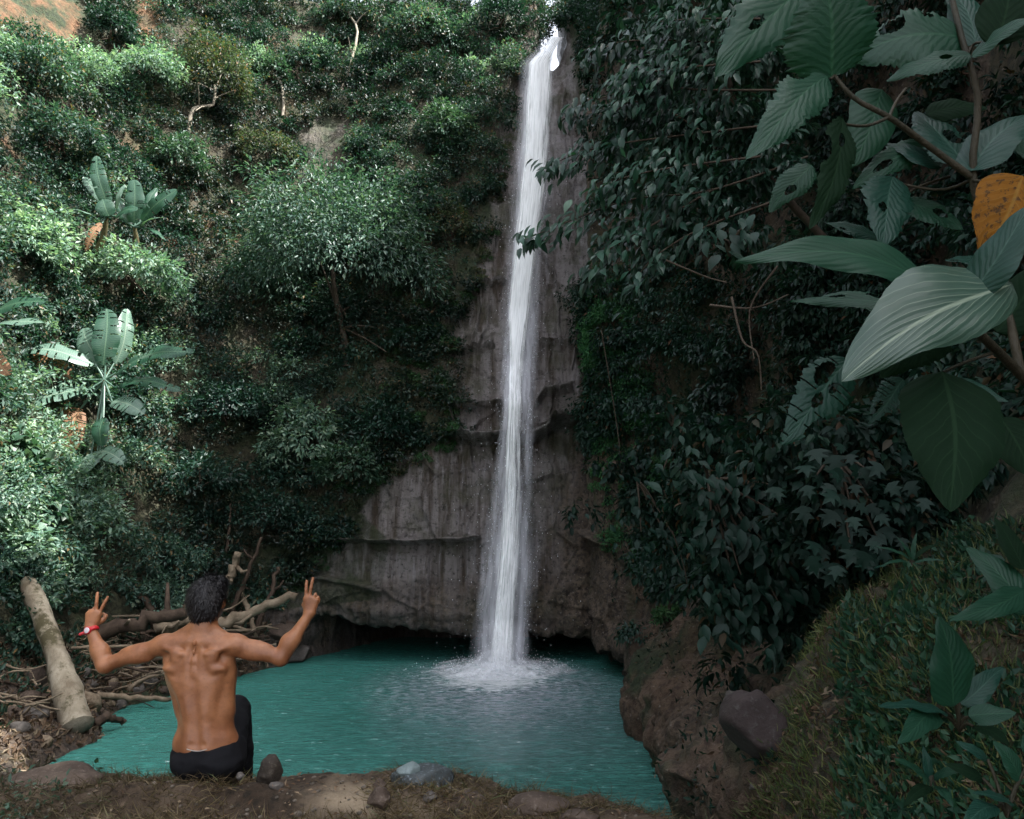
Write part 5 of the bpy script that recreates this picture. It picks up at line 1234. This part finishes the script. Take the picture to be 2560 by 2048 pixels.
M_bankgrass = leaf_mat('bank_grass', (.05, .085, .03), (.12, .16, .06), (.24, .24, .10), rough=.6, transl=.35)
NR = inpoly(cx_, cy_, [(1780, 1210), (1690, 1440), (1640, 1580), (1550, 1760), (2400, 1760), (2400, 1100), (2000, 1120)]) & (cc[..., 1] < 8) & inb
tri_cloud_on(NR, 21000, rg, .075, .085, M_bankgrass, 'grass', 'short mossy grass on the near right bank', 'grass', tuft=8)
tri_cloud_on(NR, 8000, rg, .055, .14, M_dry, 'dry_grass', 'dry straw-coloured blades on the near right bank', 'grass', up=.2, side=.35, tuft=4)
tri_cloud_on(NR & (cx_ > 1780) & (fbm(cc * 1.6, 3, 401) > -.12), 15000, rg, .06, .45, M_cover, 'ground_cover', 'low leafy plants on the near right bank', 'ground cover', up=.5, side=.6, T=T_SIMPLE, tuft=6)
tri_cloud_on(NR, 7000, rg, .05, .4, M_litter, 'leaf_litter', 'brown fallen leaves on the near right bank', 'leaf litter', up=.0, side=.15, T=T_SIMPLE)
RBm = inpoly(cx_, cy_, RB) & (cc[..., 1] < 17) & inb
tri_cloud_on(RBm & (cc[..., 2] > 1.0), 1500, rg, .06, .4, M_shade, 'bank_plants', 'small leafy sprouts on the brown rock bank', 'ground cover', up=.3, side=.6, T=T_SIMPLE, tuft=6)
tri_cloud_on(RBm & (cc[..., 2] > .9), 500, rg, .06, .35, M_litter, 'leaf_litter', 'pale dead leaves caught on the brown rock bank', 'leaf litter', up=.0, side=.2, T=T_SIMPLE)
M_stone = stone_mat('dull_stone', (.045, .038, .032), (.09, .078, .07), (.14, .125, .11), 3)
M_stone2 = stone_mat('dark_stone', (.018, .022, .023), (.055, .065, .068), (.18, .22, .24), 7, rough=.55)
M_stoneb = stone_mat('brown_stone', (.035, .022, .015), (.075, .052, .038), (.13, .10, .08), 5)
def rock(name, label, x, y, rx, ry, Yd=None, mat=M_stone, seed=1, dep=.8, group=None, sub=4, cat='rock', sink=.35, rot=0):
    if Yd is None: h, n = hit(x, y); 
    else: h = P(x, y, Yd)
    k = pxm(h[1]); V, F = rock_mesh(seed, rx * k, rx * k * dep, ry * k, sub)
    c, s_ = math.cos(rot), math.sin(rot); V = V @ np.array([[c, 0, -s_], [0, 1, 0], [s_, 0, c]])
    o = link(name, mesh_np(name, V, F, mat)); o.location = Vector(h) + Vector((0, rx * k * dep * sink * (1 if Yd is None else 0), 0)); return tag(o, label, cat, group)
rock('boulder', 'dark reddish boulder wedged in the brown bank beside the mossy slope', 1612, 1545, 84, 66, None, stone_mat('reddish_stone', (.02, .013, .012), (.04, .028, .026), (.055, .048, .045), 3), 5, .8, rot=.7, sink=.15)
rock('stone', 'pale rounded stone above the reddish boulder on the bank', 1548, 1480, 24, 20, None, M_stone, 9, rot=.2)
rock('stone', 'small grey pebble below the reddish boulder', 1590, 1655, 12, 10, None, M_stone, 10)
rock('boulder', 'low grey boulder at the waterline behind the man\'s right elbow', 610, 1375, 52, 24, None, M_stone, 12, .8)
rock('rock', 'flat dark slab on the bank left of the cave mouth', 590, 1335, 55, 22, None, M_stoneb, 14, .8)
# leafy plants on the near right bank
def rosette(label, hub, lv, name='broadleaf_plant', r=.006):
    hp = P(*hub); root = thing(name, label, 'plant', hp)
    for i, (x0, y0, d0, x1, y1, d1, w, mt, nh) in enumerate(lv):
        b, t = P(x0, y0, d0), P(x1, y1, d1); V, F, UV = big_leaf(b, t, w * pxm((d0 + d1) / 2), nh, .07, .2, .012, i + int(x0), 24, 10); child('leaf', V, F, LM[mt], root, uv=UV)
        V, F = tube(smooth_path([hp, hp * .5 + b * .5 + np.array([0, 0, .02]), b], 6), r, 6); child('leaf_stalk', V, F, M_stem, root)
rosette('plant with one tall upright ribbed leaf on the near right bank', (2020, 1540, 3.4), [(2012, 1485, 3.35, 1972, 1300, 3.3, 122, 'g', (.15, -1, .3)), (2020, 1480, 3.4, 2118, 1408, 3.45, 52, 's', (-.1, -.9, .6)), (1990, 1500, 3.3, 1852, 1492, 3.1, 46, 's', (0, -.5, 1)), (1980, 1505, 3.3, 1882, 1562, 3.0, 60, 'g', (.1, -.8, .8)), (2040, 1510, 3.35, 2140, 1500, 3.3, 52, 'g', (-.2, -.8, .8)), (2050, 1530, 3.3, 2130, 1570, 3.1, 44, 'd', (-.1, -.7, .9))])
rosette('plant with two big drooping leaves at the right edge above the bank', (2200, 1330, 3.5), [(2170, 1290, 3.4, 2030, 1150, 3.5, 82, 'g', (-.1, -1, .4)), (2160, 1245, 3.3, 1998, 1312, 3.1, 60, 'g', (.1, -.9, .6)), (2160, 1200, 3.4, 2090, 1090, 3.5, 56, 'd', (0, -1, .4))])
rosette('low plant with pale-ribbed leaves in the lower right corner', (2120, 1720, 2.9), [(2130, 1690, 2.9, 2050, 1672, 2.8, 36, 's', (0, -.6, 1)), (2150, 1640, 2.9, 2090, 1560, 2.9, 50, 'g', (0, -.9, .6)), (2100, 1700, 2.85, 2020, 1740, 2.7, 46, 's', (0, -.7, .9)), (2070, 1640, 3.0, 1990, 1610, 3.0, 40, 'd', (0, -.7, .9)), (2170, 1600, 2.9, 2190, 1500, 2.9, 50, 'g', (0, -1, .5)), (2080, 1600, 3.0, 2010, 1560, 3.0, 34, 's', (0, -.7, .9))])
rosette('low plant with narrow leaves on the bank under the tall ribbed leaf', (1960, 1650, 3.1), [(1955, 1640, 3.1, 1880, 1600, 3.0, 26, 'g', (0, -.8, .8)), (1960, 1640, 3.1, 1940, 1570, 3.1, 26, 's', (0, -.8, .8)), (1965, 1640, 3.1, 2030, 1620, 3.0, 26, 'g', (0, -.8, .8)), (1960, 1655, 3.1, 1900, 1700, 2.95, 28, 'd', (0, -.8, .8)), (1970, 1655, 3.1, 2010, 1700, 2.95, 28, 'g', (0, -.8, .8))], r=.004)
rosette('tiny sprout with four rounded leaves on top of the mossy mound', (1832, 1200, 5.4), [(1832, 1196, 5.4, 1832, 1170, 5.4, 16, 's', (0, -1, .4)), (1828, 1198, 5.4, 1800, 1194, 5.3, 14, 's', (0, -.8, .8)), (1836, 1198, 5.4, 1866, 1192, 5.3, 14, 's', (0, -.8, .8)), (1832, 1200, 5.4, 1834, 1216, 5.3, 12, 's', (0, -.8, .8))], r=.004)
rosette('spiky plant with narrow blades above the mossy mound', (1920, 1190, 4.6), [(1920, 1180, 4.6, 1840, 1148, 4.6, 10, 'g', (0, -.8, .8)), (1920, 1180, 4.6, 1890, 1130, 4.6, 11, 'g', (0, -.8, .8)), (1920, 1180, 4.6, 1930, 1120, 4.6, 11, 'g', (0, -.8, .8)), (1920, 1180, 4.6, 1980, 1140, 4.6, 11, 'd', (0, -.8, .8)), (1925, 1185, 4.6, 1990, 1180, 4.5, 10, 'g', (0, -.8, .8)), (1915, 1185, 4.6, 1850, 1190, 4.5, 10, 'g', (0, -.8, .8))], r=.003)
# fallen leaves one can pick out
M_dead = leaf_mat('dead_leaf', (.17, .12, .085), (.26, .20, .15), rough=.7, transl=.05)
for i, (x, y, L, a, lab) in enumerate([(1812, 1655, 42, 5.3, 'long tan dead leaf lying on the near right bank'), (1770, 1632, 20, 5.0, 'small tan dead leaf just left of the long one'), (1735, 1700, 30, 4.9, 'narrow pale dead leaf near the bottom edge of the mossy bank'), (1790, 1560, 34, 4.8, 'thin pale stalk-like dead leaf in the grass of the bank'),
                                       (1645, 1440, 40, 5.4, 'pinkish dead leaf lying above the reddish boulder'), (1622, 1405, 26, 5.2, 'curled pinkish dead leaf topmost above the boulder'), (1690, 1462, 20, 5.5, 'small pale dead leaf right of the pinkish ones')]):
    h, n = hit(x, y, .03); k = pxm(h[1]); d = np.array([math.cos(a), -.2, math.sin(a)])
    V, F = leaves(h[None], d[None], (n * .6 + np.array([0, -.8, .4]))[None], np.array([L * k]), np.array([L * k * .32]), T_FINE)
    tag(link('dead_leaf', mesh_np('dead_leaf', V, F, M_dead, False)), lab, 'dead leaf')

# ------------------------------------------------------------------ ledge details
M_stoned = stone_mat('blackish_stone', (.015, .011, .008), (.04, .03, .022), (.08, .065, .05), 6)
for (nm, lab, x, y, rx, ry, Yd, mt, sd) in [('rock', 'blue-grey wet rock on the ledge edge right of the man', 885, 1640, 62, 30, 3.95, M_stone2, 21), ('stone', 'pale blue-grey stone at the left end of the wet rock', 858, 1622, 22, 18, 3.9, stone_mat('bluegrey_stone', (.09, .12, .12), (.17, .21, .21), None, 8), 22),
        ('rock', 'dark pointed rock standing beside the man\'s hip on the ledge', 570, 1626, 27, 30, 3.93, M_stoned, 24), ('stone', 'small round brown stone on the sandy patch', 800, 1655, 13, 12, 3.72, M_stoneb, 25), ('stone', 'flat pale stone below the wet rock on the ledge', 905, 1678, 16, 10, 3.66, M_stone, 26),
        ('stone', 'rough brown clod in the middle of the sandy patch', 800, 1685, 26, 20, 3.6, M_stoneb, 27), ('stone', 'pale pebble in front of the man\'s seat', 505, 1635, 9, 8, 3.8, M_stone, 28), ('stone', 'grey stone right of the pale pebble before the man', 580, 1655, 14, 10, 3.75, M_stone, 29),
        ('rock', 'low brown rock at the left end of the ledge', 120, 1640, 90, 26, 3.95, M_stoneb, 30), ('rock', 'dark lump of earth at the right end of the ledge', 1120, 1695, 60, 18, 3.75, M_stoneb, 31), ('rock', 'mossy brown lump on the ledge under the wet rock', 980, 1680, 50, 18, 3.8, M_stoneb, 32), ('rock', 'dark rock on the far right tip of the ledge', 1210, 1722, 40, 14, 3.65, M_stoneb, 33)]:
    o = rock(nm, lab, x, y, rx, ry, Yd, mt, sd)
def on_ledge(n, rs, xr=(-2.9, 1.4), yr=(3.25, 4.2)):
    x = rs.uniform(*xr, n); y = rs.uniform(*yr, n); z = np.array([ledge_z(a, b) for a, b in zip(x, y)]); ok = z > 1.5; return np.stack([x, y, z], -1)[ok]
rl = np.random.RandomState(8)
p = on_ledge(2600, rl); dens = fbm(p * 2.0, 3, 12) + .25 * (p[:, 0] < -.3); p = p[(dens > -.06) & ~((np.abs(p[:, 0] + .9) < .3) & (p[:, 1] > 3.55))]
p = np.repeat(p, 9, 0); p = p + rl.normal(size=p.shape) * np.array([.03, .03, .004]); n_ = len(p)
V, F = leaves(p, np.stack([rl.normal(size=n_) * .8, rl.normal(size=n_) * .5 - .3, rl.uniform(.05, .75, n_)], -1), norm(rl.normal(size=(n_, 3)) + [0, -.5, .8]), rl.uniform(.03, .10, n_), rl.uniform(.002, .0045, n_), T_BLADE)
tag(link('dry_grass', mesh_np('dry_grass', V, F, M_dry, False)), 'dry brown grass and roots matted on the near ledge', 'grass', kind='stuff')
p = on_ledge(1500, rl); n_ = len(p)
V, F = leaves(p + [0, 0, .008], np.stack([rl.normal(size=n_), rl.normal(size=n_), rl.uniform(0, .5, n_)], -1), norm(rl.normal(size=(n_, 3)) * .4 + [0, -.2, .9]), rl.uniform(.012, .035, n_), rl.uniform(.006, .014, n_))
tag(link('leaf_litter', mesh_np('leaf_litter', V, F, M_litter, False)), 'brown leaf scraps scattered on the near ledge', 'leaf litter', kind='stuff')
p = on_ledge(900, rl); lb = LB()
bm0V, bm0F = rock_mesh(3, 1, .9, .7, 1)
for q in p:
    s_ = rl.uniform(.004, .016) * (2.2 if rl.rand() < .06 else 1); lb.add(bm0V * s_ + q, bm0F)
V, F = lb.get(); tag(link('gravel', mesh_np('gravel', V, F, stone_mat('gravel_stone', (.05, .04, .03), (.17, .14, .11), None, 30), False)), 'small gravel scattered on the near ledge', 'gravel', kind='stuff')
p = on_ledge(220, rl, (-2.9, -1.9)); p = np.repeat(p, 5, 0); n_ = len(p); p = p + rl.normal(size=p.shape) * .02
V, F = leaves(p, np.stack([rl.normal(size=n_), rl.normal(size=n_), rl.uniform(.2, 1, n_)], -1), norm(rl.normal(size=(n_, 3)) * .5 + [0, -.4, .9]), rl.uniform(.02, .045, n_), rl.uniform(.012, .022, n_))
tag(link('ground_cover', mesh_np('ground_cover', V, F, M_broad, False)), 'tiny green weeds at the left end of the near ledge', 'ground cover', kind='stuff')

# ------------------------------------------------------------------ driftwood and the leaning log on the left shore
M_log = wood_mat('pale_log_bark', (.16, .125, .085), (.38, .33, .25), 3.2, (1, 1, .5), moss=(.06, .05, .025))
M_cut = wood_mat('cut_log_end', (.10, .085, .06), (.20, .17, .13), 5)
M_drift = wood_mat('driftwood', (.12, .085, .055), (.28, .22, .155), 5, (1, 1, 1))
M_drift2 = wood_mat('dark_driftwood', (.035, .022, .015), (.085, .058, .04), 5, (1, 1, 1))
A = P(56, 1225, hit(58, 1232)[0][1] - .9); B = P(162, 1530, 12.5)
log = thing('log', 'thick pale fallen log leaning from the bank down to the water', 'log', B)
q = smooth_path([A, A * .7 + B * .3 + [.05, 0, .05], A * .3 + B * .7 + [.04, 0, .02], B], 22); V, F = tube(q, np.interp(np.linspace(0, 1, 22), [0, .5, .85, 1], [.13, .17, .22, .23]), 20, .05, 3, cap=False)
V = V + (.055 * fbm(V * 2.6, 4, 5))[:, None] * norm(V - np.repeat(q, 20, 0)); child('trunk', V, F, M_log, log)
ring = V[-20:]; cen = ring.mean(0); ax_ = norm(q[-1] - q[-2]); V2 = np.vstack([ring, cen + (ring - cen) * .8 + ax_ * .06, cen + (ring - cen) * .4 + ax_ * .09, [cen + ax_ * .10]]); F2 = []
for i in range(20):
    j = (i + 1) % 20; F2 += [[i, j, 20 + j, 20 + i], [20 + i, 20 + j, 40 + j, 40 + i], [40 + i, 40 + j, 60, 60]]
child('cut_end', V2, tri_fix(np.array(F2)), M_cut, log)
def stick(label, pts, r0, r1, mat=M_drift, name='driftwood', group=None, n=14, jit=.12, seed=0, cat='driftwood', stub=0):
    Y0 = hit(pts[0][0], min(pts[0][1] + 8, 1500))[0][1] - .25 if pts[0][1] < 1500 else pts[0][2] + 1.2
    q = smooth_path([P(p[0], p[1], Y0 + p[2] - pts[0][2]) for p in pts], n); r_ = np.random.RandomState(seed); q = q + r_.normal(size=q.shape) * r0 * .25
    mb = MB(); mb.add(*tube(q, np.linspace(r0, r1, n), 8, jit, seed))
    for _ in range(stub):
        i = r_.randint(2, n - 2); d = norm(r_.normal(size=3)); mb.add(*tube([q[i], q[i] + d * r0 * 2.5, q[i] + d * r0 * 4 + [0, 0, r0]], [r0 * .5, r0 * .35, r0 * .2], 6))
    V, F = mb.get(); c = q[0]; o = link(name, mesh_np(name, V - c, tri_fix(F), mat)); o.location = Vector(c); return tag(o, label, cat, group)
stick('long pale branch jutting right from behind the man\'s head', [(440, 1318, 16.8), (500, 1300, 16.9), (560, 1276, 17.0), (622, 1255, 17.1)], .14, .09, seed=1, stub=1)
stick('short pale forked stump standing above the long pale branch', [(462, 1262, 17.2), (482, 1225, 17.3), (492, 1195, 17.3), (500, 1165, 17.3)], .13, .08, seed=2, stub=1)
stick('thin upright dead branch leaning right above the man\'s shoulder', [(488, 1290, 17.0), (512, 1230, 17.1), (532, 1180, 17.1), (552, 1132, 17.2)], .07, .03, M_drift2, seed=3, stub=2)
stick('crooked grey branch rising from the water right of the forked stump', [(538, 1345, 16.6), (552, 1290, 16.8), (574, 1240, 16.9), (584, 1195, 17.0)], .08, .045, M_drift2, seed=4, stub=1)
stick('short thick driftwood piece crossing the crooked branch', [(506, 1245, 16.9), (520, 1275, 16.8), (530, 1310, 16.6), (536, 1340, 16.5)], .075, .05, M_drift, seed=5)
stick('thin reddish branch rising high against the leaves above the driftwood', [(478, 1165, 17.6), (482, 1110, 17.7), (486, 1060, 17.8)], .045, .02, M_drift2, seed=6)
stick('twisted dark branch rising from the pile left of the man\'s head', [(325, 1315, 15.4), (318, 1280, 15.4), (296, 1255, 15.4), (280, 1235, 15.4)], .08, .06, M_drift2, seed=7, stub=2)
stick('second twisted branch beside it bending toward the bank', [(345, 1320, 15.2), (332, 1290, 15.3), (312, 1270, 15.3), (300, 1262, 15.3)], .06, .045, M_drift, seed=8)
stick('long straight thin pale pole lying across the driftwood pile', [(150, 1364, 13.4), (240, 1362, 13.8), (345, 1352, 14.2)], .028, .022, M_drift, seed=9, jit=.03)
stick('thick dark log lying behind the man\'s raised wrist', [(205, 1330, 15.2), (270, 1318, 15.3), (335, 1300, 15.4), (390, 1296, 15.5)], .15, .12, M_drift2, seed=10, stub=1)
stick('bundle-like pale root lying left of the man\'s neck', [(330, 1322, 15.0), (368, 1318, 15.0), (400, 1306, 15.1), (440, 1298, 15.2)], .13, .09, M_drift, seed=11, stub=3)
stick('thin pale pole low in the pile by the log end', [(0, 1550, 10.9), (60, 1556, 10.7), (110, 1562, 10.6)], .10, .07, M_drift, seed=12)
stick('dark root curving round the foot of the pale log', [(200, 1525, 11.8), (232, 1510, 12.1), (262, 1520, 12.4)], .08, .04, M_drift2, seed=13)
stick('pale stick lying along the waterline below the man\'s left arm', [(200, 1462, 13.2), (280, 1470, 13.6), (360, 1472, 14.0)], .06, .04, M_drift, seed=14)
tag_names = []
rd_ = np.random.RandomState(55)
SHORE = [(195, 1492, 12.8), (260, 1482, 13.5), (350, 1470, 14.5), (440, 1445, 15.6), (520, 1412, 17.0), (600, 1395, 18.2)]
sx_a = np.array(SHORE)
stick_data = []
for v in range(8):
    n = 9; q = smooth_path([np.array([0, 0, 0]), np.array([.33, rd_.normal() * .06, rd_.normal() * .05]), np.array([.66, rd_.normal() * .09, rd_.normal() * .06]), np.array([1, rd_.normal() * .05, rd_.normal() * .05])], n)
    V, F = tube(q, np.linspace(.045, .022, n) * rd_.uniform(.6, 1.3), 7, .15, v); stick_data.append(mesh_np('stick', V, tri_fix(F), M_drift if v % 3 else M_drift2))
dark_sticks = [d for v, d in enumerate(stick_data) if not v % 3]
def bank_pt(x, y): h, n = hit(x, y); return h
cnt = 0
while cnt < 290:
    t = rd_.rand() ** .8; x = 10 + t * 500; ylo = np.interp(x, [0, 150, 350, 520], [1560, 1500, 1475, 1420]); yhi = np.interp(x, [0, 200, 350, 520], [1440, 1345, 1310, 1320])
    y = rd_.uniform(yhi, ylo)
    if x < 200 and abs((x - 58) / 110 - (y - 1235) / 280) < .3 and rd_.rand() < .9: continue
    h = bank_pt(x, y) if y < ylo - 3 else PZ(x, y, .05)
    if h[1] > 22 or h[1] < 9: continue
    o = bpy.data.objects.new('stick', stick_data[rd_.randint(8)]); COL.objects.link(o)
    L = rd_.uniform(.35, 1.6) if x > 215 else rd_.uniform(.25, .7); tk = rd_.uniform(.45, 1.0) * max(.55, L * .8); o.scale = (L, tk, tk); o.rotation_euler = (rd_.uniform(0, 6), rd_.normal() * .3, rd_.choice([0, math.pi]) + rd_.normal() * .75)
    o.location = Vector(h) + Vector((-.3 * L, -.05, rd_.uniform(.06, .34)))
    tone = 'dark brown' if o.data in dark_sticks else 'pale weathered'; size = 'long' if L > .9 else 'short'
    where = 'beside the fallen log' if x < 230 else ('under the man\'s left arm' if x < 345 else 'behind the man toward the cave')
    tag(o, f'{size} {tone} stick lying in the driftwood {where}', 'stick', 'loose sticks in the driftwood pile'); cnt += 1
# stones of the left shore
rk = [mesh_np('shore_stone', *rock_mesh(40 + v, 1, .85, .65, 2), [M_stone, M_stoneb, M_drift][v % 3]) for v in range(6)]
for i in range(90):
    x = rd_.uniform(0, 560); ylo = np.interp(x, [0, 150, 350, 520], [1560, 1505, 1478, 1420]); y = rd_.uniform(ylo - 110, ylo + 2); h = bank_pt(x, y)
    if h[1] > 23 or h[1] < 9: continue
    o = bpy.data.objects.new('shore_stone', rk[rd_.randint(6)]); COL.objects.link(o); s_ = rd_.uniform(.06, .2) * (1.6 if rd_.rand() < .12 else 1); o.scale = (s_, s_, s_); o.rotation_euler = (rd_.normal() * .4, rd_.normal() * .4, rd_.uniform(0, 6)); o.location = Vector(h)
    tag(o, f"{'large' if s_ > .17 else 'small'} {['grey', 'brown', 'tan'][rk.index(o.data) % 3]} stone among the sticks {'beside the fallen log' if x < 230 else 'under the raised left arm' if x < 345 else 'on the shore toward the cave'}", 'stone', 'stones among the driftwood on the left shore')
bl = np.array([0])
BLm = bank_left & inb & (cc[..., 1] > 8) & (cc[..., 2] > .02)
tri_cloud_on(BLm, 9000, rg, .10, .35, M_litter, 'leaf_litter', 'brown leaf litter and bark scraps on the left shore', 'leaf litter', up=.1, side=.3, T=T_SIMPLE)
tri_cloud_on(BLm & (cc[..., 2] > .5), 5000, rg, .12, .4, M_small, 'ground_cover', 'low green weeds on the left shore behind the driftwood', 'ground cover', up=.7, side=.5, T=T_SIMPLE, tuft=8)
# white buoy-like pebble near the man's shoulder and orange-tan stones by the log
rock('stone', 'small white round stone on the far bank beside the man\'s neck', 467, 1327, 7.5, 7.5, None, stone_mat('white_stone', (.7, .7, .68), (.8, .8, .78), None, 3), 60, 1, sub=3)
rock('stone', 'flat tan stone between the log and the left edge', 92, 1468, 22, 14, None, stone_mat('tan_stone', (.35, .22, .12), (.48, .33, .2), None, 3), 61, 1, sub=3)
rock('rock', 'grey stone at the shore left of the man\'s waist', 480, 1400, 14, 18, None, M_stone, 62, 1, sub=3)

# ------------------------------------------------------------------ unseen trees added above the frame to block sun and sky light
def big_tree(label, foot, top, rad, seed, n=14):
    r_ = np.random.RandomState(seed); root = thing('added_shade_tree', label, 'tree', foot); foot = np.array(foot, float); top = np.array(top, float)
    V, F = trunk_mesh(foot, top, .28, .12, r_, .08, 9, rad * .8); child('trunk', V, F, M_bark, root)
    lb = LB()
    for _ in range(n):
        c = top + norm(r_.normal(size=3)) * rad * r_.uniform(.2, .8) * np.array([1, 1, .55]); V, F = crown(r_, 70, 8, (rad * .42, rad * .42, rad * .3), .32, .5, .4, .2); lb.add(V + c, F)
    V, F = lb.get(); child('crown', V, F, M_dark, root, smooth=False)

big_tree('unseen canopy tree added over the viewpoint to shade the ledge and near leaves', (6.6, .2, 3.5), (4.9, 1.3, 10.2), 3.0, 3, 15)
big_tree('unseen canopy tree added atop the near right wall to block sky light', (5.8, 8.5, 11), (3.9, 8.8, 15.2), 2.8, 4, 15)
big_tree('unseen canopy tree added atop the right wall by the falls to block sky light', (6.0, 13.5, 14), (4.2, 13.0, 19), 2.8, 5, 15)
print('triangles', sum(len(m.loops) - 2 * len(m.polygons) for m in {o.data for o in scene.objects if o.type == 'MESH'}), 'instanced', sum(len(o.data.loops) - 2 * len(o.data.polygons) for o in scene.objects if o.type == 'MESH'))
